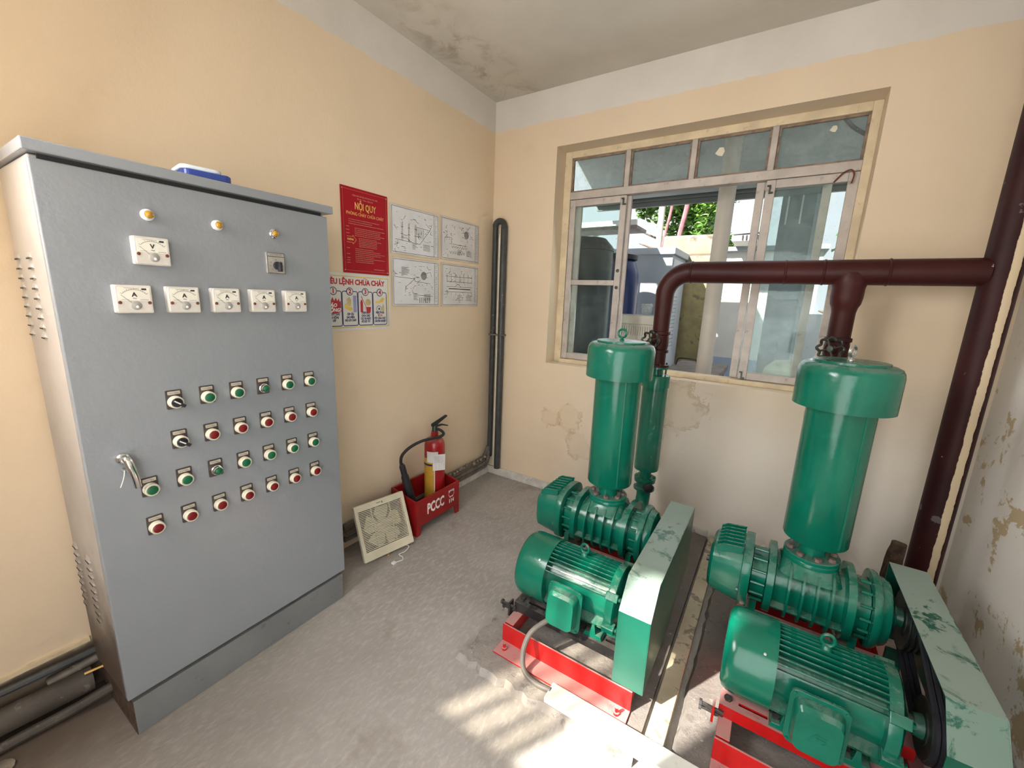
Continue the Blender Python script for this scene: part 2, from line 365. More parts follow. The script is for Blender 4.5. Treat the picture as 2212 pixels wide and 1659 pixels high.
def part(o, kind): o['kind'] = kind; return o
def data(mb, name, mat, sharp=35):
    me = mb.mesh(name); me.materials.append(M[mat])
    if any(mb.sm): me.set_sharp_from_angle(angle=math.radians(sharp))
    return me
def frame(o, x, y, z):
    """matrix from origin and three axes"""
    x, y, z, o = Vector(x), Vector(y), Vector(z), Vector(o)
    return Matrix(((x[0], y[0], z[0], o[0]), (x[1], y[1], z[1], o[1]), (x[2], y[2], z[2], o[2]), (0, 0, 0, 1)))
def toward(d): return Vector(d).to_track_quat('Z', 'Y')
def rrect(w, h, r, n=5):
    P = []
    for cx, cy, a0 in ((w / 2 - r, h / 2 - r, 0), (-w / 2 + r, h / 2 - r, 90), (-w / 2 + r, -h / 2 + r, 180), (w / 2 - r, -h / 2 + r, 270)):
        for i in range(n + 1): a = math.radians(a0 + 90 * i / n); P.append((cx + r * math.cos(a), cy + r * math.sin(a)))
    return P
def arc(c, r, a0, a1, n): return [(c[0] + r * math.cos(math.radians(a0 + (a1 - a0) * i / n)), c[1] + r * math.sin(math.radians(a0 + (a1 - a0) * i / n))) for i in range(n + 1)]
def circ(r, n=24): return [(r * math.cos(2 * PI * i / n), r * math.sin(2 * PI * i / n)) for i in range(n)]
def spline(pts, k=8):
    P = [Vector(p) for p in pts]; out = []
    for i in range(len(P) - 1):
        p0 = P[max(i - 1, 0)]; p1 = P[i]; p2 = P[i + 1]; p3 = P[min(i + 2, len(P) - 1)]
        for j in range(k):
            t = j / k; out.append(.5 * ((2 * p1) + (-p0 + p2) * t + (2 * p0 - 5 * p1 + 4 * p2 - p3) * t * t + (-p0 + 3 * p1 - 3 * p2 + p3) * t ** 3))
    out.append(P[-1]); return out
def text(name, body, size, T, mat, parent, align='CENTER', bold=0., sx=1., depth=.0004, shear=0.):
    """flat printed lettering: the glyph outlines laid in the local XY plane of T"""
    cu = bpy.data.curves.new(name, 'FONT'); cu.body = body; cu.size = size; cu.align_x = align; cu.align_y = 'CENTER'; cu.offset = bold; cu.shear = shear; cu.resolution_u = 2; cu.extrude = depth
    ob = bpy.data.objects.new(name + '_c', cu); COL.objects.link(ob)
    me = bpy.data.meshes.new_from_object(ob.evaluated_get(bpy.context.evaluated_depsgraph_get()))
    bpy.data.objects.remove(ob); bpy.data.curves.remove(cu)
    mb = MB(); mb.add([(v.co.x * sx, v.co.y, v.co.z) for v in me.vertices], [tuple(p.vertices) for p in me.polygons], False, T); bpy.data.meshes.remove(me)
    if not mb.v: return None
    o = mb.build(name, mat, parent); o['kind'] = 'stuff'; return o
def strokes(lines, w, T, h=.0006):
    """thin flat printed lines, (x0,y0,x1,y1) in the plane of T"""
    mb = MB()
    for x0, y0, x1, y1 in lines:
        d = Vector((x1 - x0, y1 - y0)); L = d.length
        if L < 1e-6: continue
        n = Vector((-d.y, d.x)) / L * w / 2
        mb.add([(x0 + n.x, y0 + n.y, h), (x0 - n.x, y0 - n.y, h), (x1 - n.x, y1 - n.y, h), (x1 + n.x, y1 + n.y, h)], [(0, 1, 2, 3)], False, T)
    return mb
def cells(us, vs, holes, w0, w1, put, bevel=0):
    """slab cut into cells with openings; put(u, v, w) -> point"""
    mb = MB(); nu, nv = len(us), len(vs); idx = lambda i, j, k: (k * nv + j) * nu + i
    for w in (w0, w1):
        for v in vs:
            for u in us: mb.v.append(put(u, v, w))
    solid = lambda i, j: 0 <= i < nu - 1 and 0 <= j < nv - 1 and (i, j) not in holes
    for i in range(nu - 1):
        for j in range(nv - 1):
            if not solid(i, j): continue
            mb.f.append((idx(i, j, 0), idx(i + 1, j, 0), idx(i + 1, j + 1, 0), idx(i, j + 1, 0))); mb.f.append((idx(i, j, 1), idx(i, j + 1, 1), idx(i + 1, j + 1, 1), idx(i + 1, j, 1)))
            for di, dj, a, b in ((-1, 0, (i, j), (i, j + 1)), (1, 0, (i + 1, j), (i + 1, j + 1)), (0, -1, (i, j), (i + 1, j)), (0, 1, (i, j + 1), (i + 1, j + 1))):
                if not solid(i + di, j + dj): mb.f.append((idx(*a, 0), idx(*b, 0), idx(*b, 1), idx(*a, 1)))
    mb.sm = [False] * len(mb.f); return mb
HEX = data(MB().lathe([(.0, 0), (.0115, 0), (.0115, .008), (.009, .0095), (0, .0095)], 6, smooth=False), 'hex_bolt', 'dusty_bolt')
HEXG = data(MB().lathe([(.0, 0), (.009, 0), (.009, .008), (.0, .008)], 6, smooth=False), 'hex_bolt_green', 'green_clean')
HEXK = data(MB().lathe([(.0, 0), (.0125, 0), (.0125, .010), (.0, .010)], 6, smooth=False), 'hex_bolt_black', 'black_metal')
SCREW = data(MB().lathe([(0, 0), (.0055, 0), (.0045, .003), (0, .0035)], 10), 'screw_head', 'steel')
SCREWG = data(MB().lathe([(0, 0), (.0055, 0), (.0045, .003), (0, .0035)], 10), 'screw_head_green', 'green_clean')
def struct(mb, name, mat, **k): return tag(mb.build(name, mat, **k), kind='structure')

# ------------------------------------------------------------------ room shell
RX = 2.866; RH = 2.91; FY = -3.25
WX0, WX1, WZ0, WZ1 = .529, 2.272, 1.026, 2.535
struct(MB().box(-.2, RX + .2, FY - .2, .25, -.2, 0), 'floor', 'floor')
struct(MB().box(-.25, RX + .25, FY - .25, .35, RH, RH + .2), 'ceiling', 'ceiling')
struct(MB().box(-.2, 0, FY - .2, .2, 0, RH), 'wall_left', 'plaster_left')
struct(MB().box(RX, RX + .2, FY - .2, .2, 0, RH), 'wall_right', 'plaster_right')
struct(cells([0, WX0, WX1, RX], [0, WZ0, WZ1, RH], {(1, 1)}, 0, .2, lambda u, v, w: (u, w, v)), 'wall_back', 'plaster_back')
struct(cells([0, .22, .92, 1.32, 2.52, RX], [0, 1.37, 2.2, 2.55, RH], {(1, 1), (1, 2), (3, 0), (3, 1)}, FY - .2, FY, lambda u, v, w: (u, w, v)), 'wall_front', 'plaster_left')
struct(MB().box(1.10, 1.22, -7.2, FY - .2, 0, 4.2), 'wall_sun_block', 'plaster_left')  # unseen wall added outside to stop sun coming through the doorway
struct(MB().box(-8, 14, -12, FY - .2, -.22, -.02), 'ground_front', 'yard_concrete')
struct(MB().box(0, 1.79, -.018, 0, 0, .067), 'baseboard_back', 'skirting', bevel=.003)
struct(MB().box(0, .03, -.60, -.018, 0, .055), 'baseboard_left', 'skirting', bevel=.003)
struct(MB().box(1.92, RX, -.018, 0, 0, .067), 'baseboard_right', 'skirting', bevel=.003)
def rough_slab(x0, x1, y0, y1, z, nx, ny, jag):
    mb = MB(); vs = []
    rnd = random.Random(3)
    for j in range(ny + 1):
        for i in range(nx + 1):
            x = x0 + (x1 - x0) * i / nx; y = y0 + (y1 - y0) * j / ny
            if i == 0: x += rnd.uniform(-jag, jag)
            if j == 0: y += rnd.uniform(-jag, jag)
            vs.append((x, y, z + rnd.uniform(-.002, .002)))
    fs = [(j * (nx + 1) + i, j * (nx + 1) + i + 1, (j + 1) * (nx + 1) + i + 1, (j + 1) * (nx + 1) + i) for j in range(ny) for i in range(nx)]
    rim = [i for i in range(nx + 1)] + [j * (nx + 1) + nx for j in range(1, ny + 1)] + [ny * (nx + 1) + i for i in range(nx - 1, -1, -1)] + [j * (nx + 1) for j in range(ny - 1, 0, -1)]
    n0 = len(vs)
    for k in rim: x, y, _ = vs[k]; vs.append((x - (.012 if x < x0 + .05 else 0), y - (.012 if y < y0 + .05 else 0), 0.0005))
    for k in range(len(rim)): k2 = (k + 1) % len(rim); fs.append((rim[k], n0 + k, n0 + k2, rim[k2]))
    return mb.add(vs, fs, False)
struct(rough_slab(1.06, 1.79, -1.625, -.02, .030, 26, 40, .012), 'floor_pad_left', 'pad')
struct(rough_slab(1.90, RX - .002, -1.60, -.02, .030, 26, 40, .006), 'floor_pad_right', 'pad')

# ------------------------------------------------------------------ window
win = empty('window_1', (1.4, .13, WZ0), kind='structure')
FYa, FYb = .135, .195
def bar(name, x0, x1, z0, z1, mat, par, y0=FYa, y1=FYb, bevel=.003): return MB().box(x0, x1, y0, y1, z0, z1).build(name, mat, par, bevel=bevel)
e = .0
bar('frame_jamb', WX0, WX0 + .055, WZ0, WZ1, 'window_cream', win); bar('frame_jamb', WX1 - .04, WX1, WZ0, WZ1, 'window_cream', win)
bar('frame_head', WX0 + .055, WX1 - .04, WZ1 - .045, WZ1, 'window_cream', win); bar('frame_sill', WX0 + .055, WX1 - .04, WZ0, WZ0 + .03, 'window_cream', win, .10)
bar('transom', WX0 + .055, WX1 - .04, 2.212, 2.262, 'window_grey', win, .13)
MUL = [.992, 1.402, 1.822]
for x in MUL: bar('mullion', x - .016, x + .016, 2.262, WZ1 - .045, 'window_grey', win)
edges = [WX0 + .055, *MUL, WX1 - .04]
for i in range(4):
    x0 = edges[i] + (.016 if i else 0); x1 = edges[i + 1] - (.016 if i < 3 else 0); z0, z1 = 2.262, WZ1 - .045
    pane = MB().box(x0 + .004, x1 - .004, .168, .173, z0 + .004, z1 - .004).build('fanlight_pane', 'glass_fan', win)
    b = .012
    for n_, a in (('bead', (x0, x1, z1 - b, z1)), ('bead', (x0, x1, z0, z0 + b)), ('bead', (x0, x0 + b, z0 + b, z1 - b)), ('bead', (x1 - b, x1, z0 + b, z1 - b))):
        bar(n_, *a, 'window_bead', pane, .15, .167, .001)
for px_, pz_, sc in ((1.545, 2.405, .028), (2.085, 2.44, .018)):
    MB().prism([(px_ + sc * a_, pz_ + sc * b_) for a_, b_ in ((-1, -.2), (-.3, -.7), (.5, -.9), (.9, 0), (.6, .8), (-.2, .9))], -.1672, -.1655, frame((0, 0, 0), (1, 0, 0), (0, 0, 1), (0, -1, 0))).build('putty_patch', 'cream_plastic', win)
def sash(x0, x1, y, glass, midz, stl=.042):
    z0, z1 = WZ0 + .032, 2.210
    s = MB().box(x0, x0 + stl, y, y + .024, z0, z1).build('sash', 'window_grey', win, bevel=.003)
    bar('stile', x1 - stl, x1, z0, z1, 'window_grey', s, y, y + .024)
    bar('rail', x0 + stl, x1 - stl, z1 - .045, z1, 'window_grey', s, y, y + .024); bar('rail', x0 + stl, x1 - stl, z0, z0 + .045, 'window_grey', s, y, y + .024)
    bar('rail', x0 + stl, x1 - stl, midz - .018, midz + .018, 'window_grey', s, y, y + .024)
    MB().box(x0 + stl, x1 - stl, y + .010, y + .014, z0 + .045, midz - .018).build('pane', glass, s)
    MB().box(x0 + stl, x1 - stl, y + .010, y + .014, midz + .018, z1 - .045).build('pane', glass, s)
    return s
s1 = sash(.588, 1.004, .138, 'glass_clear', 1.632); s2 = sash(.625, 1.030, .168, 'glass_clear', 1.632)
s3 = sash(1.815, 2.232, .138, 'glass_dusty', 1.672, .046); s4 = sash(1.765, 2.125, .168, 'glass_hazy', 1.672)
for sx, sz in ((.985, 2.17), (1.835, 2.16), (1.835, 1.085)):
    par = s1 if sx < 1.2 else s3
    lb = MB(); lb.box(sx - .004, sx + .004, .128, .137, sz - .022, sz + .022); lb.box(sx - .014, sx + .004, .126, .136, sz + .014, sz + .022); lb.box(sx - .004, sx + .018, .126, .136, sz - .024, sz - .015); lb.build('latch', 'iron', par)
for sx, sz, par in ((.985, 1.715, s1), (.985, 1.60, s1), (1.838, 1.655, s3)):
    MB().lathe([(0, 0), (.011, 0), (.011, .004), (.006, .006), (0, .006)], 12, frame((sx, .1379, sz), (1, 0, 0), (0, 0, 1), (0, -1, 0))).build('lock_hole', 'iron', par)
MB().tube(spline([(2.125, .134, 2.165), (2.16, .125, 2.205), (2.19, .118, 2.215), (2.205, .118, 2.19), (2.20, .122, 2.15)], 6), .004, 6).build('wire', 'rust_spot', win)

fw = empty('window_2', (.60, FY - .1, 1.37), kind='structure')
MB().box(.222, .560, FY - .112, FY - .108, 1.40, 2.54).build('pane', 'glass_grimy', fw)
MB().box(.560, .584, FY - .125, FY - .095, 1.371, 2.549).build('stile', 'window_grey', fw)
MB().box(.222, .560, FY - .125, FY - .095, 1.371, 1.40).build('rail', 'window_grey', fw)
for x in (.335, .450): MB().cyl((x, FY - .16, 1.371), (x, FY - .16, 2.549), .016, n=10).build('window_bar', 'iron', fw)

# ------------------------------------------------------------------ control cabinet (local axes: x out of the door, y along it)
CAB = empty('control_cabinet', (.3699, -2.4936, 0), 'grey steel electrical control cabinet with meters and push buttons against the left wall', 'control cabinet', rz=.0194, local=True)
CW = .8253
MB().box(-.352, -.022, .004, CW - .004, .132, 1.812).build('body', 'cabinet_side', CAB, bevel=.004)
MB().box(-.02, 0, 0, CW, .150, 1.800).build('door', 'cabinet_grey', CAB, bevel=.004, seg=3)
MB().box(-.3555, .014, -.010, CW + .020, 1.8135, 1.843).build('top_cover', 'cabinet_grey', CAB, bevel=.003)
MB().box(-.335, -.006, .012, CW - .012, 0, .132).build('plinth', 'rusty_plinth', CAB, bevel=.002)
MB().box(-.334, -.007, .0105, .0119, .0005, .131).build('plinth_end', 'wood_rot', CAB)
MB().box(-.020, -.012, .02, CW - .02, 1.8005, 1.813).build('door_gap_shade', 'dark_gap', CAB)  # dark strip added for the shade in the gap above the door
lv = MB()
for i in range(7):
    pass
ring0 = [(-.026, 0, 0), (.026, 0, 0), (.026, 0, .016), (-.026, 0, .016)]
lv.add([(-.024, 0, .016), (.024, 0, .016), (.026, 0, 0), (-.026, 0, 0), (-.018, -.0055, .003), (.018, -.0055, .003), (.014, -.0025, .012), (-.014, -.0025, .012)],
       [(3, 2, 5, 4), (4, 5, 6, 7), (7, 6, 1, 0), (3, 4, 7, 0), (2, 1, 6, 5), (0, 1, 2, 3)])
LOUV = data(lv, 'louver', 'cabinet_side')
SLIT = data(MB().box(-.017, .017, -.0060, -.0050, .0, .0035), 'slit', 'dark_gap')
for cx in (-.315, -.175):
    for zt in (1.56, .60):
        for k in range(9):
            l = inst('louver', LOUV, (cx, .004, zt - .028 * k), CAB); inst('slit', SLIT, (cx, .004, zt - .028 * k - .003), l)
            if True: l.rotation_euler = (0, 0, 0)
def dt(d, t, z): return frame((d, t, z), (0, 1, 0), (0, 0, 1), (1, 0, 0))      # local x = along door, y = up, z = out
def meter(name, t, z, letter, ticks):
    c = MB(); c.prism(rrect(.086, .081, .004, 3), 0, .020, dt(0, t, z)); c.prism(rrect(.080, .075, .004, 3), .020, .026, dt(0, t, z)); c = c.build(name, 'meter_case', CAB)
    MB().box(-.036, .036, -.004, .034, .0261, .0268, dt(0, t, z)).build('dial', 'meter_dial', c)
    text('lettering', letter, .017, dt(.0269, t, z + .013), 'ink', c, bold=.0006)
    text('lettering', '~', .016, dt(.0269, t, z + .003), 'ink', c)
    L = []; P = []
    for i in range(25):
        a = math.radians(140 - 100 * i / 24); P.append((.036 * math.cos(a), -.008 + .036 * math.sin(a)))
        if i % 2 == 0:
            r = .041 if i % 6 == 0 else .0385; L.append((.036 * math.cos(a), -.008 + .036 * math.sin(a), r * math.cos(a), -.008 + r * math.sin(a)))
    L += [(P[i][0], P[i][1], P[i + 1][0], P[i + 1][1]) for i in range(24)]
    L += [(-.030, -.001, -.014, -.001), (.012, -.001, .032, -.001), (-.022, .032, .012, .032)]
    part(strokes(L, .0011, dt(.0269, t, z)).build('scale_marks', 'grey_ink', c), 'stuff')
    MB().box(.018, .029, .027, .032, .0268, .0274, dt(0, t, z)).build('maker_mark', 'ink', c)
    part(strokes([(-.006, -.012, -.031, .012)], .0012, dt(.0271, t, z)).build('needle', 'grey_ink', c), 'stuff').__delitem__('kind')
    MB().lathe([(.013, 0), (.012, .002), (.006, .004), (0, .0045)], 20, dt(.026, t + .002, z - .018)).build('movement_window', 'smoke_dome', c)
    MB().lathe([(.004, 0), (.003, .002), (0, .0025)], 12, dt(.030, t + .003, z - .022)).build('zero_screw', 'print_white', c)
    for s in (-1, 1): MB().lathe([(.0048, 0), (.0042, .002), (0, .0026)], 10, dt(.026, t + s * .034, z - .010)).build('rusty_screw', 'rust_spot', c)
meter('voltmeter', .2185, 1.597, 'V', 0)
for t in (.1605, .284, .407, .530, .654): meter('ammeter', t, 1.4555, 'A', 0)
for i, t in enumerate((.224, .409, .596)):
    b = MB().lathe([(.0165, 0), (.0165, .006), (.0135, .008), (.0135, .016), (.0115, .018), (.0100, .016), (.0, .016)], 24, dt(0, t, 1.702)).build('indicator_light', 'white_plastic' if i < 2 else 'chrome', CAB)
    MB().lathe([(.0108, .0155), (.0105, .021), (.007, .024), (0, .025)], 20, dt(0, t, 1.702)).build('lens', 'amber_lens', b)
sw = MB().prism(rrect(.068, .077, .004, 3), 0, .010, dt(0, .594, 1.5955)).build('selector_switch', 'silver_face', CAB, bevel=.001)
MB().box(-.031, .031, .0225, .0245, .0102, .0108, dt(0, .594, 1.5955)).build('black_line', 'ink', sw)
lb = strokes([(-.032, -.0365, .032, -.0365), (.032, -.0365, .032, .0365), (.032, .0365, -.032, .0365), (-.032, .0365, -.032, -.0365)], .0016, dt(.0102, .594, 1.5955)); part(lb.build('border_line', 'ink', sw), 'stuff')
text('lettering', 'VOLTMETER', .0085, dt(.0105, .594, 1.5955 + .030), 'grey_ink', sw)
for a, tx in ((90, '0'), (40, 'RS'), (0, 'ST'), (150, 'R'), (185, 'S'), (225, 'T')):
    text('lettering', tx, .006, dt(.0105, .594 + .022 * math.cos(math.radians(a)), 1.587 + .021 * math.sin(math.radians(a))), 'ink', sw)
MB().lathe([(.015, 0), (.014, .010), (0, .011)], 20, dt(.010, .597, 1.587)).build('knob', 'rubber', sw)
MB().box(-.0055, .0055, -.022, .012, 0, .018, dt(.020, .597, 1.587)).build('pointer', 'rubber', sw, bevel=.002)
PLATE = data(MB().prism(rrect(.044, .062, .003, 2), 0, .004, frame((0, 0, 0), (0, 1, 0), (0, 0, 1), (1, 0, 0))), 'button_plate', 'button_plate')
INSERT = data(MB().prism(rrect(.034, .011, .001, 1), 0, .0016, frame((0, 0, 0), (0, 1, 0), (0, 0, 1), (1, 0, 0))), 'label_insert', 'tag_insert')
XF = frame((0, 0, 0), (0, 1, 0), (0, 0, 1), (1, 0, 0))
COLL = data(MB().lathe([(.0205, 0), (.0205, .007), (.0195, .018), (.0165, .020), (.0150, .018), (.0, .018)], 24, XF), 'collar', 'cream_plastic')
COLC = data(MB().lathe([(.0175, 0), (.0175, .006), (.0150, .008), (.0150, .018), (.0130, .020), (.0118, .018), (.0, .018)], 24, XF), 'collar_chrome', 'chrome')
CAPG = data(MB().lathe([(.0142, .0), (.0142, .002), (.0105, .004), (0, .0045)], 20, XF), 'cap', 'button_green'); CAPR = data(MB().lathe([(.0142, .0), (.0142, .002), (.0105, .004), (0, .0045)], 20, XF), 'cap', 'button_red')
CAPC = data(MB().lathe([(.0116, .0), (.0116, .004), (.008, .007), (0, .008)], 20, XF), 'cap', 'button_green')
SELD = data(MB().lathe([(.0145, 0), (.0145, .003), (0, .003)], 20, XF), 'selector_disc', 'rubber')
rows = [(1.154, ['s', 'g', 'g', 'c', 'g', 'g'], 1), (1.019, ['s', 'r', 'r', 'r', 'r', 'r'], 1), (.884, ['g', 'g', 'c', 'g', 'g', 'g', 'g'], 0), (.750, ['r'] * 7, 0)]
for zl, items, k0 in rows:
    for i, kd in enumerate(items):
        t = .1365 + .0936 * (i + k0); nm = {'s': 'rotary_selector', 'g': 'push_button', 'c': 'lit_push_button', 'r': 'push_button'}[kd]
        p = inst(nm, PLATE, (0, t, zl - .019), CAB)
        inst('label_insert', INSERT, (.004, t, zl + .003), p)
        part(strokes([(-.013, 0, -.002, 0), (.001, 0, .012, 0)], .002, dt(.0058, t, zl + .003)).build('label_print', 'grey_ink', p), 'stuff')
        inst('collar', COLC if kd == 'c' else COLL, (.004, t, zl - .027), p)
        if kd == 's':
            inst('selector_disc', SELD, (.0220, t, zl - .027), p)
            R = Matrix.Rotation(math.radians(-38), 4, 'X')
            T = Matrix.Translation((.025, t, zl - .027)) @ R @ XF
            MB().box(-.017, .021, -.0052, .0052, 0, .015, T).build('lever', 'rubber', p, bevel=.002)
            MB().box(-.016, .004, -.0018, .0018, .015, .0158, T).build('white_mark', 'print_white', p)
        else: inst('cap', {'g': CAPG, 'c': CAPC, 'r': CAPR}[kd], (.0225, t, zl - .027), p)
hd = MB().lathe([(.0185, 0), (.0185, .004), (.016, .010), (.012, .013), (.0115, .030), (0, .031)], 24, dt(0, .083, .977)).build('door_handle', 'chrome', CAB)
hp = spline([(.026, .083, .982), (.034, .086, .975), (.036, .091, .950), (.033, .098, .915), (.026, .102, .884)], 6)
MB().tube(hp, [.012 - .0045 * abs(i / len(hp) - .35) for i in range(len(hp))], 12).build('lever', 'chrome', hd)
MB().lathe([(.0, 0), (.004, 0), (.004, .014), (0, .014)], 10, dt(0, .080, .942)).build('key', 'steel', hd)
MB().tube(spline([(.014, .080, .942), (.018, .076, .925), (.016, .070, .905), (.010, .066, .890)], 5), .0013, 5).build('key_string', 'print_white', hd)

tray = empty('plastic_tray', (.27, -2.08, 1.8435), 'white and blue plastic tray lying on top of the grey cabinet', 'tray')
T = frame((.285, -2.082, 1.8436), (.12, .99, 0), (-.99, .12, 0), (0, 0, 1))
MB().prism(rrect(.135, .15, .02), 0, .022, T).build('base', 'blue_plastic', tray, bevel=.003)
MB().prism(rrect(.115, .13, .02), .0222, .036, T @ Matrix.Translation((-.014, 0, 0))).build('lid', 'pale_blue_plastic', tray, bevel=.004)
MB().box(.046, .064, -.05, -.01, .0222, .028, T).build('clip', 'blue_plastic', tray, bevel=.002)

# ------------------------------------------------------------------ notices on the left wall  (local x = along wall toward the corner, y = up, z = out)
def wl(y, z, d=0.): return frame((d, y, z), (0, 1, 0), (0, 0, 1), (1, 0, 0))
red = empty('fire_rules_sign', (.002, -1.20, 1.6), 'red fire rules notice with gold lettering on the left wall', 'sign')
RW_, RH_ = .305, .437; Rc = (-1.200, 1.821)
MB().prism(rrect(RW_, RH_, .002, 1), 0, .003, wl(*Rc, .001)).build('panel', 'sign_red', red)
TR = wl(*Rc, .0042)
def at(T, x, y, z=0): return T @ Matrix.Translation((x, y, z))
text('lettering', 'CỘNG HÒA XÃ HỘI CHỦ NGHĨA VIỆT NAM', .0105, at(TR, 0, .180), 'faint_print', red, sx=.78); text('lettering', 'Độc lập - Tự do - Hạnh phúc', .0105, at(TR, 0, .166), 'faint_print', red, sx=.8)
text('headline', 'NỘI QUY', .050, at(TR, 0, .128), 'gold_print', red, sx=.66, bold=.0006)
text('headline', 'PHÒNG CHÁY CHỮA CHÁY', .0225, at(TR, 0, .088), 'gold_print', red, sx=.86)
rnd = random.Random(5); L = []
def para(x0, x1, y, n, dy, L):
    for i in range(n):
        x = x0; end = x1 - rnd.choice((0, 0, .03, .08))
        while x < end: w = rnd.uniform(.004, .014); L.append((x, y - i * dy, min(x + w, end), y - i * dy)); x += w + .0022
para(-.11, .12, .058, 3, .011, L); para(-.075, .125, .016, 5, .0095, L); para(-.05, .10, -.034, 6, .0085, L); para(-.075, .125, -.090, 8, .0098, L)
for y in (.02, .003, -.014, -.09, -.12, -.14, -.152, -.165): L.append((-.128, y, -.108, y))
L += [(.045, -.192, .12, -.192)]
part(strokes(L, .0030, TR).build('fine_print', 'faint_print', red), 'stuff')
bx, by = RW_ / 2 - .012, RH_ / 2 - .013
part(strokes([(-bx, -by, bx, -by), (bx, -by, bx, by), (bx, by, -bx, by), (-bx, by, -bx, -by)], .0012, TR).build('border_line', 'faint_print', red), 'stuff')
part(strokes([(-.125, -.030, -.088, -.030), (-.088, -.030, -.088, -.022), (-.088, -.022, -.066, -.045), (-.066, -.045, -.088, -.068), (-.088, -.068, -.088, -.060), (-.088, -.060, -.125, -.060)], .0018, TR).build('arrow_outline', 'gold_print', red), 'stuff')
text('lettering', 'KHÔNG', .013, at(TR, -.102, -.045), 'gold_print', red, sx=.8, bold=.0006)
for sx, sy in ((-.143, -.205), (.143, -.205), (.143, .205), (-.143, .205)): inst('screw', SCREW, (.004, Rc[0] + sx, Rc[1] + sy), red, toward((1, 0, 0)), (.6, .6, .6))

wp = empty('fire_orders_sign', (.002, -1.27, 1.29), 'white firefighting orders notice with four numbered picture panels', 'sign')
Wc = (-1.27, 1.4455); WW, WH = .456, .309
MB().prism(rrect(WW, WH, .002, 1), 0, .003, wl(*Wc, .001)).build('panel', 'sign_white', wp)
TW = wl(*Wc, .0042)
bx, by = WW / 2 - .016, WH / 2 - .018
part(strokes([(-bx, -by, bx, -by), (bx, -by, bx, by), (bx, by, -bx, by), (-bx, by, -bx, -by)], .0045, TW).build('border_line', 'print_yellow', wp), 'stuff')
text('headline', 'TIÊU LỆNH CHỮA CHÁY', .039, at(TW, -.005, .106), 'print_red', wp, sx=.88, bold=.0017)
def outline(P, w, T, h=.0006): return strokes([(*P[i], *P[(i + 1) % len(P)]) for i in range(len(P))], w, T, h)
cap = [['KHI XẢY CHÁY', 'BÁO ĐỘNG', 'GẤP'], ['CÚP CẦU', 'DAO ĐIỆN', 'NƠI XẢY CHÁY'], ['DÙNG BÌNH', 'CHỮA CHÁY', 'CÁT VÀ NƯỚC', 'ĐỂ DẬP TẮT'], ['ĐIỆN THOẠI', 'SỐ 114', 'ĐỘI CHỮA CHÁY', 'CHUYÊN NGHIỆP']]
for k in range(4):
    cx = -.152 + .1005 * k; cy = -.035
    part(outline([(cx + x, cy + y) for x, y in rrect(.096, .185, .01, 3)], .0045, TW).build('picture_frame', 'print_navy', wp), 'stuff')
    MB().prism(circ(.0215, 24), .0006, .0012, at(TW, cx, .057)).build('number_disc', 'print_navy', wp); MB().prism(circ(.0175, 24), .0013, .0016, at(TW, cx, .057)).build('number_disc', 'sign_white', wp)
    text('number', str(k + 1), .034, at(TW, cx, .057, .002), 'print_red', wp, bold=.0014)
    for i, s in enumerate(cap[k]): text('lettering', s, .0165, at(TW, cx, -.066 - .0165 * i + (.008 if len(cap[k]) == 4 else 0)), 'print_red' if '114' in s else 'print_navy', wp, sx=.62, bold=.0007)
cx = -.152
fl = [(-.044, -.052), (-.046, -.01), (-.040, .004), (-.034, -.006), (-.026, .014), (-.018, .0), (-.006, .026), (.004, .004), (.014, .022), (.022, .004), (.032, .018), (.036, .0), (.044, .008), (.044, -.052), (.02, -.06), (-.02, -.062)]
MB().prism(fl, 0, .0004, at(TW, cx, .0)).build('flame_print', 'print_red', wp)
text('lettering', 'BÁO', .026, at(TW, cx - .008, -.018, .0008), 'print_white', wp, bold=.001, shear=.2); text('lettering', 'ĐỘNG!', .026, at(TW, cx, -.043, .0008), 'print_white', wp, sx=.95, bold=.001, shear=.2)
cx = -.0515
MB().prism([(-.030, -.01), (-.036, -.022), (-.028, -.034), (.0, -.046), (.014, -.042), (.010, -.028), (-.012, -.026), (-.018, -.006)], 0, .0006, at(TW, cx, .0)).build('arm_print', 'print_yellow', wp)
MB().prism([(-.022, .016), (-.004, .028), (.008, .012), (.004, -.022), (-.006, -.024), (-.016, -.006)], 0, .0003, at(TW, cx, .0)).build('glow_print', 'print_tan', wp); MB().box(.020, .040, -.055, .036, 0, .0005, at(TW, cx, 0)).build('switchboard_print', 'print_blue', wp)
cx = .049
MB().prism([(-.034, -.055), (-.034, .0), (-.028, .014), (-.022, .014), (-.018, .0), (-.018, -.055)], 0, .0006, at(TW, cx, 0)).build('extinguisher_print', 'print_red', wp); MB().prism([(.008, -.058), (.032, -.058), (.037, -.026), (.003, -.026)], 0, .0006, at(TW, cx, 0)).build('bucket_print', 'print_red', wp)
MB().prism(circ(.019, 14), 0, .0004, at(TW, cx + .018, -.0)).build('sand_print', 'print_tan', wp)
part(strokes([(-.028, .033, .006, -.030)], .003, at(TW, cx, 0, .0004)).build('shovel_print', 'print_red', wp), 'stuff')
cx = .1495
MB().prism([(-.034, -.004), (-.030, .006), (-.004, .010), (.020, .030), (.034, .024), (.022, .004), (-.002, -.004)], 0, .0006, at(TW, cx, 0)).build('hand_print', 'print_yellow', wp)
part(outline([(x - .008, y - .036) for x, y in circ(.017, 18)], .004, at(TW, cx, 0)).build('telephone_print', 'grey_ink', wp), 'stuff'); MB().prism(circ(.006, 12), 0, .0008, at(TW, cx - .006, -.036)).build('dial_print', 'print_navy', wp)
MB().prism([(.014, -.05), (.012, -.03), (.020, -.018), (.024, -.004), (.030, -.02), (.032, -.044), (.024, -.056)], 0, .0004, at(TW, cx, 0)).build('flame_print', 'print_tan', wp)

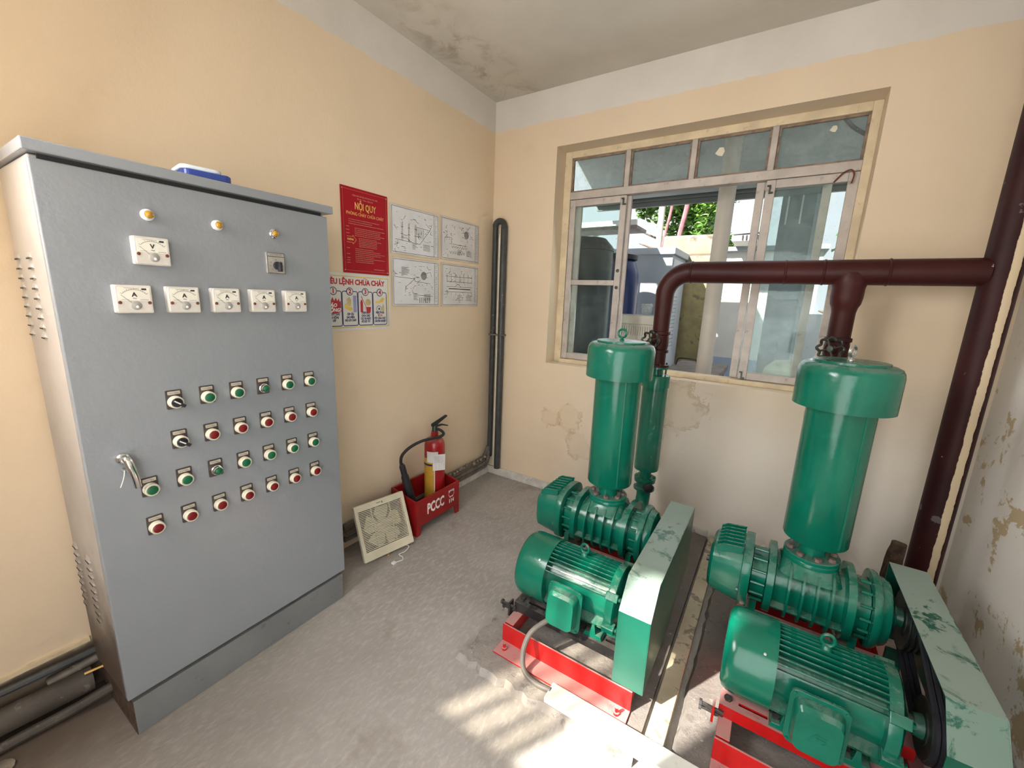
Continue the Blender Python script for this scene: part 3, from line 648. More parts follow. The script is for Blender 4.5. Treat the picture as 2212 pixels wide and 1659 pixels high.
def plan(y0, y1, z0, z1, label, kind, seed):
    g = empty('plan_sheet', (.001, (y0 + y1) / 2, z0), label, 'drawing', 'laminated plant drawings on the left wall')
    yc, zc = (y0 + y1) / 2, (z0 + z1) / 2; w, h = y1 - y0, z1 - z0; T = wl(yc, zc, .0055); r = random.Random(seed)
    MB().prism(rrect(w, h, .002, 1), 0, .002, wl(yc, zc, .0008)).build('backing', 'sheet_edge', g)
    # slightly cockled plastic sleeve
    n = 10; vs = []; fs = []
    for j in range(n + 1):
        for i in range(n + 1):
            u = -w / 2 + .008 + (w - .016) * i / n; v = -h / 2 + .008 + (h - .016) * j / n
            vs.append((u, v, -.0014 + r.uniform(0, .0011)))
    fs = [(j * (n + 1) + i, j * (n + 1) + i + 1, (j + 1) * (n + 1) + i + 1, (j + 1) * (n + 1) + i) for j in range(n) for i in range(n)]
    MB().add(vs, fs, True, T).build('sheet', 'sheet_paper', g, sharp=80)
    L = []; bw, bh = w / 2 - .014, h / 2 - .014
    L += [(-bw, -bh, bw, -bh), (bw, -bh, bw, bh), (bw, bh, -bw, bh), (-bw, bh, -bw, -bh), (bw - .035, -bh, bw - .035, bh)]
    D = []
    for i in range(22): y = bh - .01 - i * (2 * bh - .02) / 22; D.append((bw - .028, y, bw - .028 + r.uniform(.006, .022), y))
    for i in range(7): D.append((-bw + .16, -bh + .03 + i * .006, -bw + .16 + r.uniform(.02, .05), -bh + .03 + i * .006))
    for i in range(7): D.append((.06, -bh + .03 + i * .006, .12, -bh + .03 + i * .006))
    if kind == 0:
        for k in range(3): x = -.12 + .055 * k; L += [(x, -.06, x, .045), (x + .008, -.06, x + .008, .05), (x - .006, -.02 , x + .014, -.02), (x - .006, .02, x + .014, .02)]
        for k in range(4): L += [(.02 + k * .014, -.03, .02 + k * .014, .03)]
        L += [(-.17, -.055, .03, -.065), (.03, -.065, .12, .03), (.12, .03, .005, .035), (.005, .035, .005, -.01), (.12, .03, .14, .07), (.11, .06, .13, .06), (-.18, -.09, -.14, -.075), (-.16, -.10, -.15, -.06)]
    elif kind == 1:
        L += [(-.15, .05, -.15, .01), (-.17, .0, -.15, .01), (-.15, .01, -.10, .01), (-.10, .01, -.10, -.02), (-.17, 0, -.17, -.03), (-.12, -.03, .07, -.03)]
        for k in range(7): x = -.10 + .024 * k; L += [(x, -.04, x + .012, -.055), (x + .012, -.055, x + .02, -.04), (x - .02, -.08, x - .008, -.095), (x - .008, -.095, x, -.075)]
        L += [(.01, .055, .09, .07), (.09, .07, .11, .04), (.01, .03, .05, .02)]
    elif kind == 2:
        L += [(-.18, .03, -.02, .025), (-.02, .025, -.10, -.03), (-.10, -.03, -.10, -.06), (-.02, .01, .12, .0), (-.01, -.075, .14, -.08)]
        for k in range(6): L += [(.02 + .018 * k, -.09, .02 + .018 * k, -.125), (.024 + .018 * k, -.09, .024 + .018 * k, -.125)]
        for i in range(9): D.append((-.13, .09 - i * .0055, -.13 + r.uniform(.04, .07), .09 - i * .0055))
        L += [(.03, .05, .12, .075), (.12, .075, .13, .045)]
    else:
        for k in range(4): L += [(-.15, .06 - .035 * k, .13, .06 - .035 * k)]
        for k in range(7): x = -.15 + .046 * k; L += [(x, .08, x, .02), (x, -.05, x, -.07)]
        L += [(-.13, -.022, .11, -.022), (-.13, -.024, .11, -.024), (-.13, -.026, .11, -.026), (-.17, -.045, .13, -.045)]
    for _ in range(46):
        x, y = r.uniform(-bw + .01, bw - .06), r.uniform(-bh + .012, bh - .02); D.append((x, y, x + r.uniform(.006, .018), y + r.uniform(-.001, .001)))
        if r.random() < .4: L.append((x, y, x + r.uniform(-.03, .03), y + r.choice((0, .02, -.02))))
    part(strokes(L, .0019, T).build('line_work', 'ink', g), 'stuff'); part(strokes(D, .0026, T).build('small_print', 'grey_ink', g), 'stuff')
    if kind in (1, 2):
        MB().prism(circ(.026, 20), .0002, .0006, at(T, .06, .048)).build('tank_symbol', 'grey_ink', g)
    for sx in (-1, 1): inst('pin', SCREW, (.004, yc + sx * (w / 2 - .006), z0 + .008), g, toward((1, 0, 0)), (.5, .5, .5))
plan(-1.033, -.617, 1.733, 2.018, 'glossy white plan sheet with three columns drawn on it, beside the red notice', 0, 1)
plan(-.605, -.180, 1.740, 2.024, 'white plan sheet with a dark oval at top right, nearest the corner pipes', 1, 2)
plan(-1.028, -.615, 1.423, 1.720, 'white plan sheet with a dark oval and upright bars, beside the numbered notice', 2, 3)
plan(-.597, -.180, 1.424, 1.722, 'white plan sheet with a thick straight black line across its middle', 3, 4)

# ------------------------------------------------------------------ conduits in the corner and along the left wall
c1 = empty('corner_conduit', (.08, -.03, 0), 'dark grey conduit bent like a hairpin standing in the corner', 'conduit')
a = [(.043, -.026, .16), (.043, -.026, 2.03)] + [(.0855 - .0425 * math.cos(math.radians(18 * i)), -.030, 2.03 + .0425 * math.sin(math.radians(18 * i))) for i in range(1, 10)] + [(.128, -.030, 2.03), (.128, -.030, .07)]
MB().tube(a, [.021] * 2 + [.023] * 9 + [.026, .026], 14).build('pipe', 'conduit_dark', c1)
for z in (1.2,): MB().box(.02, .158, -.052, -.0005, z, z + .012).build('clamp', 'conduit_dusty', c1)
tag(MB().tube([(.081, -.016, .10), (.081, -.016, 1.98)], .010, 8).build('thin_conduit', 'cream_plastic'), 'thin pale conduit between the two legs of the corner hairpin pipe', 'conduit')
for i, (x, z, r, y1, lab) in enumerate(((.026, .155, .018, -1.45, 'uppermost dusty conduit running along the foot of the left wall'), (.050, .118, .016, -1.45, 'middle dusty conduit along the foot of the left wall, behind the red box'), (.034, .080, .018, -1.45, 'lowest dusty conduit along the foot of the left wall, above the skirting'))):
    tag(MB().tube(spline([(.046, -.05, z + .10), (x + .006, -.07, z + .03), (x, -.14, z), (x, -.7, z - .004), (x, y1, z)], 6), r, 10).build('wall_conduit', 'conduit_dusty'), lab, 'conduit', 'conduits along the left wall foot')
rb = MB(); rr = random.Random(2)
for k in range(14):
    y = -.12 - .034 * k; rb.lathe([(0, 0), (.012, .004), (.014, .012), (.006, .02), (0, .021)], 6, Matrix.Translation((.045 + rr.uniform(-.02, .02), y, .165 + rr.uniform(-.01, .012))) @ Euler((rr.uniform(0, 3), rr.uniform(0, 3), 0)).to_matrix().to_4x4(), smooth=False)
tag(rb.build('plaster_crumbs', 'rubble'), 'pale plaster crumbs lying along the wall conduits near the corner', 'rubble', kind='stuff')
# behind the cabinet, bottom left
tag(MB().box(0, .012, -3.2, -2.50, .196, .212).build('trim_1', 'window_cream'), kind='structure')
tag(MB().tube(spline([(.022, -3.2, .19), (.024, -2.9, .182), (.028, -2.7, .172), (.03, -2.48, .165), (.03, -2.2, .16)], 5), .0135, 10).build('wall_pipe', 'conduit_dark'), 'thin dark pipe with cream paint flecks beside the cabinet foot', 'pipe')
tag(MB().tube([(.045, -3.2, .085), (.05, -2.75, .088), (.062, -2.52, .082)], .042, 16).build('drain_pipe', 'pipe_dusty'), 'thick dusty brown pipe stub lying behind the cabinet foot', 'pipe')
tag(MB().tube([(.02, -2.62, .118), (.028, -2.50, .132), (.03, -2.2, .132)], .017, 12).build('wall_pipe', 'conduit_dusty'), 'short grey pipe entering behind the cabinet above the thick pipe', 'pipe')
tag(MB().tube(spline([(.10, -3.2, .02), (.085, -2.85, .021), (.088, -2.70, .022), (.105, -2.58, .03), (.125, -2.485, .05), (.13, -2.40, .06)], 6), .0175, 10).build('floor_hose', 'pipe_dusty'), 'dusty brown hose curving along the floor into the cabinet side', 'hose')
tag(MB().tube([(.085, -2.54, .128), (.10, -2.475, .130)], .004, 6).build('wire_scrap', 'gold_print'), 'short yellow scrap of wire by the cabinet foot', 'wire')
cr = MB(); rr = random.Random(8)
tag(MB().lathe([(0, .0), (.03, .002), (.034, .010), (.02, .016), (0, .018)], 12, Matrix.Translation((.16, -2.76, 0))).build('stone', 'rubble'), 'round dusty stone lying on the floor at the left frame edge', 'stone')

# ------------------------------------------------------------------ fire box, extinguisher
fb = empty('fire_box', (.145, -.892, 0), 'red open-topped fire point box with PCCC 114 in white letters', 'box')
x0, x1, y0, y1 = .035, .262, -1.098, -.688; t = .012; zf, zb, zu = .236, .272, .062
MB().box(x1 - t, x1, y0, y1, zu, zf).build('front_panel', 'dark_red_paint', fb, bevel=.002)
MB().box(x0, x0 + t, y0, y1, zu, zb).build('back_panel', 'dark_red_paint', fb, bevel=.002)
for y in (y0, y1 - t): MB().prism([(x0 + t, zu), (x1 - t, zu), (x1 - t, zf), (x0 + t, zb)], 0, t, frame((0, y + t, 0), (1, 0, 0), (0, 0, 1), (0, -1, 0))).build('side_panel', 'dark_red_paint', fb, bevel=.0015)
MB().box(x0 + t, x1 - t, y0 + t, y1 - t, zu, zu + .01).build('bottom', 'dark_red_paint', fb)
for (px, py, sx, sy) in ((x1, y0, -1, 1), (x1, y1, -1, -1), (x0, y0, 1, 1), (x0, y1, 1, -1)):
    g = MB(); f = lambda q: frame((px + sx * 0, py, 0), (0, sy, 0), (0, 0, 1), (-sx, 0, 0))
    g.prism([(0, 0), (.034, 0), (.048, zu), (0, zu)], -t if True else 0, 0, frame((px, py, 0), (0, sy, 0), (0, 0, 1), (-sx, 0, 0)))
    g.prism([(t, 0), (.034, 0), (.048, zu), (t, zu)], -t, 0, frame((px, py, 0), (sx, 0, 0), (0, 0, 1), (0, -sy, 0))); g.build('leg', 'dark_red_paint', fb)
TB = frame((x1 + .0004, (y0 + y1) / 2, .148), (0, 1, 0), (0, 0, 1), (1, 0, 0))
text('lettering', 'PCCC', .098, at(TB, -.030, .002), 'print_white', fb, sx=.62, bold=.003); text('lettering', '114', .040, at(TB, .122, -.028), 'print_white', fb, sx=.9, bold=.001)
ph = outline([(x * .028 + .122, y * .020 + .024) for x, y in circ(1, 16)], .003, TB); ph.box(.096, .148, .046, .052, 0, .001, TB); ph.box(.094, .106, .038, .050, 0, .001, TB); ph.box(.138, .150, .038, .050, 0, .001, TB); ph.box(.104, .140, .000, .006, 0, .001, TB)
part(ph.build('telephone_mark', 'print_white', fb), 'stuff')
EX = empty('fire_extinguisher', (.135, -.80, .074), 'red fire extinguisher with black hose and horn standing in the red box', 'fire extinguisher')
ex, ey = .135, -.800; Tz = Matrix.Translation((ex, ey, 0))
MB().lathe([(.064, .073), (.069, .080), (.069, .500), (.066, .525), (.054, .548), (.034, .562), (.026, .566), (.024, .600), (0, .600)], 36, Tz).build('cylinder', 'extinguisher_red', EX)
def wrap(z0, z1, a0, a1, r, mat, nm, par):
    n = 14; vs = []; fs = []
    for i in range(n + 1):
        a = math.radians(a0 + (a1 - a0) * i / n)
        for rr_ in (r, r + .0008): vs += [(ex + rr_ * math.cos(a), ey + rr_ * math.sin(a), z0), (ex + rr_ * math.cos(a), ey + rr_ * math.sin(a), z1)]
    for i in range(n): o = i * 4; fs += [(o + 2, o + 6, o + 7, o + 3), (o, o + 1, o + 5, o + 4), (o, o + 4, o + 6, o + 2), (o + 1, o + 3, o + 7, o + 5)]
    fs += [(0, 2, 3, 1), (n * 4, n * 4 + 1, n * 4 + 3, n * 4 + 2)]
    return MB().add(vs, fs, True).build(nm, mat, par)
wrap(.12, .425, -135, -50, .0692, 'label_yellow', 'instruction_label', EX); wrap(.12, .415, -50, -45, .0694, 'label_paper', 'label_border', EX); wrap(.375, .388, -135, -60, .0704, 'print_navy', 'label_band', EX)
wrap(.40, .476, -92, -28, .0708, 'label_paper', 'inspection_label', EX)
tg = MB().prism(rrect(.082, .112, .002, 1), 0, .0006, frame((ex + .073, ey - .035, .405), (.62, .78, 0), (0, .03, 1), (.78, -.62, .02))).build('paper_tag', 'label_paper', EX)
TT = frame((ex + .0742, ey - .0359, .405), (.62, .78, 0), (0, .03, 1), (.78, -.62, .02)); L = []
for i in range(9): L.append((-.033, .042 - i * .0055, -.033 + rr.uniform(.03, .062), .042 - i * .0055))
for x in (-.02, .0, .015, .03): L.append((x, -.01, x, -.05))
part(strokes(L, .0011, TT).build('tag_print', 'grey_ink', EX), 'stuff')
MB().lathe([(.017, .598), (.017, .632), (.013, .640), (.0, .642)], 16, Tz).build('valve', 'iron', EX)
MB().prism([(-.022, .636), (.014, .640), (.030, .655), (.088, .692), (.092, .700), (.082, .702), (.02, .672), (-.022, .652)], -.010, .010, frame((ex, ey, 0), (.35, .94, 0), (0, 0, 1), (.94, -.35, 0))).build('lever', 'rubber', EX, bevel=.002)
MB().prism([(.010, .628), (.055, .634), (.098, .622), (.100, .628), (.056, .643), (.010, .640)], -.009, .009, frame((ex, ey, 0), (.35, .94, 0), (0, 0, 1), (.94, -.35, 0))).build('carry_handle', 'rubber', EX, bevel=.002)
hs = spline([(ex + .008, ey + .01, .618), (ex + .03, ey + .035, .600), (ex + .045, ey + .040, .580), (ex + .052, ey + .005, .574), (ex + .052, ey - .05, .578), (ex + .045, ey - .16, .585), (ex + .03, ey - .25, .565), (ex + .015, ey - .302, .525), (ex + .008, ey - .308, .480), (ex + .006, ey - .298, .452)], 7)
MB().tube(hs, .0095, 12).build('hose', 'rubber', EX)
T = frame((ex + .006, ey - .298, .455), Vector((1, 0, 0)), Vector((0, -.94, -.34)), Vector((0, .26, -.94)).normalized())
MB().lathe([(.011, -.008), (.016, .0), (.019, .01), (.019, .075), (.024, .085), (.026, .20), (.034, .33), (.0, .33)], 16, T).build('horn', 'rubber', EX)
MB().lathe([(.0125, -.006), (.0125, .010)], 14, T).build('hose_clip', 'steel', EX)

# ------------------------------------------------------------------ exhaust fan leaning behind the box
FS = .318
FU = Vector((.19, .982, 0)).normalized(); FV = Vector((-.39, .03, .92)).normalized(); FN = FU.cross(FV).normalized(); FV = FN.cross(FU)
fo = Vector((.222, -1.462, .008)); FT = frame(fo + FU * FS / 2 + FV * FS / 2, FU, FV, FN)
fan = empty('exhaust_fan', fo, 'ivory square wall exhaust fan leaning between the cabinet and red box', 'fan')
rim = cells([-FS / 2, -.138, .138, FS / 2], [-FS / 2, -.108, .120, FS / 2], {(1, 1)}, -.006, .022, lambda u, v, w: tuple(FT @ Vector((u, v, w)))); rim.build('front_frame', 'fan_ivory', fan, bevel=.006, seg=3)
MB().prism(rrect(.25, .25, .01), -.012, -.008, FT).build('back_plate', 'fan_dark', fan)
MB().lathe([(.128, -.008), (.128, -.075), (.124, -.075), (.124, -.012), (0, -.012)], 32, FT).build('duct_ring', 'fan_dark', fan)
SL = data(MB().box(-.138, .138, -.0023, .0023, -.003, .003), 'slat', 'fan_ivory')
q0 = FT.to_quaternion()
for k in range(25): inst('slat', SL, FT @ Vector((0, -.102 + .0090 * k, .014)), fan, q0 @ Euler((math.radians(-8), 0, 0)).to_quaternion())
for u in (-.058, .058): MB().box(u - .002, u + .002, -.108, .120, .006, .012, FT).build('grille_rib', 'fan_ivory', fan)
hub = MB().lathe([(.044, -.006), (.044, .002), (.038, .006), (0, .007)], 24, FT).build('hub', 'fan_ivory', fan)
for k in range(5):
    a = math.radians(72 * k + 20); bl = MB().prism([(.03, -.018), (.07, -.048), (.105, -.058), (.119, .020), (.085, .044), (.03, .018)], -.002, .0005, FT @ Matrix.Rotation(a, 4, 'Z') @ Matrix.Rotation(.10, 4, 'X')); bl.build('blade', 'fan_ivory', fan)
MB().box(-.024, .004, .138, .143, .0225, .0232, FT).build('badge', 'grey_ink', fan); MB().box(.010, .014, .132, .144, .0225, .0232, FT).build('badge', 'ink', fan)
MB().tube(spline([FT @ Vector((.08, -.150, -.02)), (.30, -1.20, .012), (.318, -1.245, .006), (.31, -1.285, .005), (.345, -1.29, .005), (.365, -1.31, .005), (.352, -1.345, .005)], 7), .0028, 7).build('pull_cord', 'white_plastic', fan)
MB().tube(spline([FT @ Vector((.02, -.150, -.03)), (.24, -1.30, .008), (.27, -1.33, .006)], 6), .0045, 7).build('lead', 'gold_print', fan)
MB().box(.338, .360, -1.368, -1.346, .0006, .011).build('connector', 'white_plastic', fan, bevel=.002)

# ------------------------------------------------------------------ blowers
def oval(ay, az, n, cy, cz, x, p=2.4):
    R = []
    for i in range(n):
        a = 2 * PI * i / n; c, s = math.cos(a), math.sin(a)
        R.append((x, cy + ay * math.copysign(abs(c) ** (2 / p), c), cz + az * math.copysign(abs(s) ** (2 / p), s)))
    return R
def blower(dx, label, A):
    X = lambda v: v + dx
    U = empty('air_blower', (X(1.42), -1.0, .03), label, 'air blower', 'green roots blowers on the concrete pads')
    by, bz = -.885, .412
    # --- rotor casing along x
    def ring_part(name, secs, mat='green_paint', n=40, p=2.4, sharp=40):
        return MB().loft([oval(ay, az, n, by, bz, X(x), p) for x, ay, az in secs], sharp=None if False else None) if False else MB().loft([oval(ay, az, n, by, bz, X(x), p) for x, ay, az in secs]).build(name, mat, U, sharp=sharp)
    cas = ring_part('rotor_casing', [(1.255, .100, .090), (1.256, .146, .132), (1.280, .146, .132), (1.286, .114, .102), (1.499, .114, .102), (1.505, .146, .132), (1.529, .146, .132), (1.530, .100, .09)])
    RIB = [oval(.139, .124, 40, by, bz, 0)]
    for x in (1.330, 1.374, 1.418, 1.462):
        MB().loft([oval(.110, .098, 40, by, bz, X(x) - .006), oval(.145, .130, 40, by, bz, X(x) - .0038), oval(.145, .130, 40, by, bz, X(x) + .0038), oval(.110, .098, 40, by, bz, X(x) + .006)]).build('casing_rib', 'green_paint', cas, sharp=30)
    for a in (205, 335):
        yy = by + .132 * math.cos(math.radians(a)); zz = bz + .119 * math.sin(math.radians(a))
        MB().box(X(1.282), X(1.503), -.014, .014, -.004, .004, Matrix.Translation((0, yy, zz)) @ Matrix.Rotation(math.radians(a), 4, 'X')).build('casing_rib', 'green_paint', cas)
    lp = ring_part('side_plate', [(1.203, .08, .08), (1.204, .104, .094), (1.254, .104, .094), (1.2545, .08, .08)], p=2.6)
    gp = ring_part('gear_flange', [(1.168, .12, .11), (1.1685, .146, .132), (1.186, .148, .134), (1.200, .146, .132), (1.202, .10, .10)], p=3.0)
    gc = ring_part('gear_cover', [(1.046, .085, .075), (1.050, .108, .092), (1.060, .120, .104), (1.150, .132, .116), (1.167, .134, .118)], p=3.6)
    for k in range(7):      # cooling ribs over the top of the gear cover
        yy = by - .095 + .032 * k; xx0 = 1.062
        MB().prism([(X(1.066), bz + .090), (X(1.160), bz + .105), (X(1.165), bz + .134), (X(1.090), bz + .126), (X(1.068), bz + .112)], -.004, .004, frame((0, yy, 0), (1, 0, 0), (0, 0, 1), (0, -1, 0))).build('cooling_rib', 'green_paint', gc)
    rp = ring_part('drive_side_plate', [(1.5305, .08, .08), (1.531, .104, .094), (1.575, .106, .096), (1.576, .08, .08)], p=2.6)
    de = ring_part('drive_end_flange', [(1.577, .12, .11), (1.578, .146, .132), (1.592, .147, .133), (1.602, .140, .126), (1.603, .09, .09)], p=2.2)
    MB().lathe([(.122, 0), (.122, .016), (.114, .030), (.085, .042), (.045, .046), (.045, .056), (0, .057)], 28, frame((X(1.603), by, bz), (0, 1, 0), (0, 0, 1), (1, 0, 0))).build('bearing_hub', 'green_paint', U)
    for k in range(9):
        a = math.radians(100 + 24 * k); yy, zz = by + .122 * math.cos(a), bz + .110 * math.sin(a)
        for xx in (1.2165, 1.556): MB().cyl((X(xx - .012), yy, zz), (X(xx + .036) if xx < 1.4 else X(xx + .020), yy, zz), .006, n=8).build('tie_bolt', 'green_clean', U)
        if k % 2 == 0: inst('bolt', HEXG, (X(1.167), by + .138 * math.cos(a), bz + .122 * math.sin(a)), U, toward((-1, 0, 0)))
    inst('oil_plug', HEXK, (X(1.046), by - .06, bz + .02), U, toward((-1, 0, 0)))
    for k, a in enumerate((250, 290)): pass
    # feet
    for xx in (1.225, 1.545):
        MB().box(X(xx) - .02, X(xx) + .02, by - .14, by + .14, .130, .175).build('casing_foot', 'green_paint', U, bevel=.004); MB().box(X(xx) - .012, X(xx) + .012, by - .10, by + .10, .175, .33).build('casing_web', 'green_paint', U)
    # --- inlet
    ix, iy = X(1.390), -.885
    MB().loft([[(ix + x, iy + y, .495) for x, y in rrect(.205, .23, .05)], [(ix + x, iy + y, .515) for x, y in rrect(.19, .19, .06)], [(ix + x, iy + y, .5365) for x, y in rrect(.17, .17, .08)]]).build('inlet_neck', 'green_paint', U)
    fl_ = MB().lathe([(.0, .5365), (.092, .5365), (.092, .550), (.090, .5535), (0, .5535)], 36, Matrix.Translation((ix, iy, 0))).build('inlet_flange', 'green_paint', U)
    fl2 = MB().lathe([(.0, .554), (.092, .554), (.092, .566), (.090, .568), (.045, .568)], 36, Matrix.Translation((ix, iy, 0))).build('silencer_flange', 'green_paint', U)
    for k in range(8): a = math.radians(45 * k + 12); inst('flange_bolt', HEX, (ix + .073 * math.cos(a), iy + .073 * math.sin(a), .568), U, Euler((0, 0, a)).to_quaternion(), (1.05, 1.05, 1.3))
    MB().lathe([(.044, .568), (.044, .632)], 24, Matrix.Translation((ix, iy, 0))).build('silencer_neck', 'green_clean', U)
    MB().lathe([(.044, .630), (.104, .630), (.106, .634), (.106, 1.175), (.1, 1.176)], 48, Matrix.Translation((ix, iy, 0))).build('silencer_body', 'green_clean', U)
    MB().box(-.004, .004, -.1085, -.104, .64, 1.17, Matrix.Translation((ix, iy, 0)) @ Matrix.Rotation(math.radians(38), 4, 'Z')).build('weld_seam', 'green_clean', U, bevel=.002)
    cp = MB().lathe([(.1455, 1.158), (.1525, 1.158), (.1525, 1.282), (.150, 1.297), (.143, 1.309), (.130, 1.316), (.112, 1.3185), (.1115, 1.326), (.0, 1.328)], 56, Matrix.Translation((ix, iy, 0))).build('silencer_cap', 'green_paint', U)
    em = 'green_clean' if A else 'steel'
    ea = 0 if A else 60
    ring = [(ix + .019 * math.cos(math.radians(15 * i)) * math.cos(math.radians(ea)), iy + .019 * math.cos(math.radians(15 * i)) * math.sin(math.radians(ea)), 1.360 + .019 * math.sin(math.radians(15 * i))) for i in range(24)]
    MB().tube(ring, .0052, 8, True).build('eye_ring', em, cp); MB().lathe([(.011, 1.327), (.011, 1.331), (.006, 1.335), (.006, 1.345), (0, 1.345)], 14, Matrix.Translation((ix, iy, 0))).build('eye_stem', em, cp)
    # --- discharge side behind the casing
    sx, sy = X(1.425) if A else X(1.405), -.30
    Ts = Matrix.Translation((sx, sy, 0))
    MB().tube(spline([(X(1.42), by + .06, .26), (X(1.42), by + .20, .24), (sx, sy - .16, .235), (sx, sy - .04, .255), (sx, sy, .32), (sx, sy, .372)], 6), .042, 16).build('discharge_elbow', 'green_clean', U)
    vb = MB().lathe([(.0, .37), (.062, .37), (.062, .384), (.046, .388), (.044, .418), (.062, .422), (.062, .436), (0, .436)], 28, Ts).build('check_valve', 'green_dark', U)
    MB().lathe([(0, 0), (.030, 0), (.030, .022), (.024, .026), (0, .027)], 20, frame((sx + .028, sy - .038, .404), (.8, .6, 0), (0, 0, 1), (.6, -.8, 0))).build('valve_stop', 'rubber', vb)
    MB().lathe([(0, .4365), (.064, .4365), (.064, .450), (.034, .452), (.034, .500), (.070, .504), (.072, .510), (.072, 1.02), (0, 1.02)], 32, Ts).build('discharge_silencer', 'green_clean', U)
    for k in range(6): a = math.radians(60 * k + 20); inst('flange_bolt', HEXG, (sx + .053 * math.cos(a), sy + .053 * math.sin(a), .450), U)
    MB().lathe([(0, 1.021), (.078, 1.021), (.078, 1.086), (.074, 1.092), (.036, 1.094), (.036, 1.128), (.064, 1.130), (.064, 1.142), (0, 1.142)], 32, Ts).build('silencer_collar', 'green_clean', U)
    # crumpled clear film left around the silencer
    n, m = 40, 26; vs = []; rr = random.Random(11)
    for j in range(m):
        z = .53 + .475 * j / (m - 1)
        for i in range(n): a = 2 * PI * i / n; r = .0765 + rr.uniform(0, .006) + (.005 if j > m - 4 else 0); vs.append((sx + r * math.cos(a), sy + r * math.sin(a), z + rr.uniform(-.006, .006)))
    fs = [(j * n + i, j * n + (i + 1) % n, (j + 1) * n + (i + 1) % n, (j + 1) * n + i) for j in range(m - 1) for i in range(n)]
    MB().add(vs, fs, False).build('clear_wrap', 'clear_film', U)
    # --- motor
    my, mz = -1.252, .302
    TX = lambda x: frame((X(x), my, mz), (0, 1, 0), (0, 0, 1), (1, 0, 0))
    mo = MB().lathe([(0, 0), (.102, 0), (.102, .300), (0, .300)], 40, TX(1.290)).build('motor_body', 'green_paint', U)
    FIN = data(MB().box(0, .288, -.0022, .0022, .098, .136), 'cooling_fin', 'green_paint')
    for k in range(44):
        a = 360 / 44 * k
        if 225 < a < 318: continue
        if 150 < a < 205: continue
        inst('cooling_fin', FIN, (X(1.296), my, mz), mo, Euler((math.radians(a - 90), 0, 0)).to_quaternion())
    MB().lathe([(.128, .0), (.1415, .0), (.1415, -.110), (.139, -.128), (.130, -.142), (.112, -.150), (.0, -.152)], 48, TX(1.306)).build('fan_cowl', 'green_clean', U)
    inst('cowl_screw', SCREW, (X(1.27), my - .1005, mz + .1), U, toward((0, -.7, .7)))
    eb = MB().lathe([(.10, 0), (.134, 0), (.136, .006), (.136, .030), (.128, .036), (.06, .050), (.05, .060), (0, .060)], 44, TX(1.578)).build('end_bell', 'green_paint', U)
    for a in (35, 145, 200, 250, 325):
        MB().box(-.016, .034, -.016, .016, .118, .152, TX(1.590) @ Matrix.Identity(4) @ frame((0, 0, 0), (0, 0, 1), (0, 1, 0), (1, 0, 0)).inverted() if False else Matrix.Translation((X(1.590), my, mz)) @ Matrix.Rotation(math.radians(a - 90), 4, 'X')).build('lug', 'green_paint', eb, bevel=.003)
        q = Matrix.Rotation(math.radians(a - 90), 4, 'X') @ Vector((0, 0, .136)); inst('lug_bolt', HEXG, (X(1.624), my + q.y, mz + q.z), eb, toward((1, 0, 0)))
    ring = [(X(1.432) + .017 * math.cos(math.radians(15 * i)), my, mz + .163 + .020 * math.sin(math.radians(15 * i))) for i in range(24)]
    MB().tube(ring, .0055, 8, True).build('lifting_eye', 'green_paint', mo); MB().lathe([(.018, .125), (.012, .142), (.008, .146), (0, .147)], 14, Matrix.Translation((X(1.432), my, mz))).build('eye_boss', 'green_paint', mo)
    MB().cyl((X(1.63), my, mz), (X(1.74), my, mz), .021, n=16).build('motor_shaft', 'steel', U)
    # terminal box on the side that looks at the camera
    TBx = frame((X(1.420), my - .146, mz - .022), (1, 0, 0), Vector((0, .10, .995)), Vector((0, -.995, .10)))
    MB().box(-.050, .050, -.052, .055, -.045, .004, TBx).build('terminal_base', 'green_paint', U, bevel=.004)
    pl = MB().prism(rrect(.150, .178, .022, 5), .004, .016, TBx).build('terminal_box', 'green_paint', U, bevel=.002)
    MB().loft([[(x, y, .016) for x, y in rrect(.126, .152, .026)], [(x, y, .044) for x, y in rrect(.120, .142, .026)], [(x * .93, y * .88 - .004, .056) for x, y in rrect(.120, .142, .026)]], TBx).build('box_lid', 'green_paint', pl, sharp=30)
    for u in (-1, 1):
        for v in (-1, 1): inst('screw', SCREWG, TBx @ Vector((u * .064, v * .078, .016)), pl, TBx.to_quaternion())
    if not A:
        part(strokes([(-.022, -.022, -.002, .010), (-.002, .010, .006, -.004), (-.022, -.022, -.012, -.022), (-.004, .004, .024, .004)], .003, TBx @ Matrix.Translation((0, 0, .0566)), .001).build('cast_mark', 'green_clean', pl), 'stuff')
        text('cast_lettering', 'TD', .020, TBx @ Matrix.Translation((.010, -.010, .0563)), 'green_clean', pl, depth=.001)
    # feet and slide rails
    sm = 'black_metal' if A else 'red_paint'
    for yy in (my - .092, my + .092):
        for xx in (1.352, 1.535): MB().prism([(-.040, 0), (.040, 0), (.034, .018), (.012, .020), (.006, .060), (-.006, .060), (-.012, .020), (-.034, .018)], -.026, .026, frame((X(xx), yy, .1655), (1, 0, 0), (0, 0, 1), (0, -1, 0))).build('motor_foot', 'green_paint', U, bevel=.002); inst('foot_bolt', HEXK, (X(xx) - .022, yy, .184), U)
        rl = cells([X(1.168), X(1.225), X(1.310), X(1.585), X(1.655), X(1.705)], [yy - .034, yy - .006, yy + .006, yy + .034], {(1, 1), (3, 1)}, .158, .165, lambda u, v, w: (u, v, w)).build('slide_rail', sm, U)
        MB().box(X(1.168), X(1.705), yy - .034, yy - .027, .120, .158).build('rail_flange', sm, rl); MB().box(X(1.168), X(1.705), yy + .027, yy + .034, .120, .158).build('rail_flange', sm, rl)
        inst('rail_bolt', HEXK, (X(1.192), yy, .165), rl)
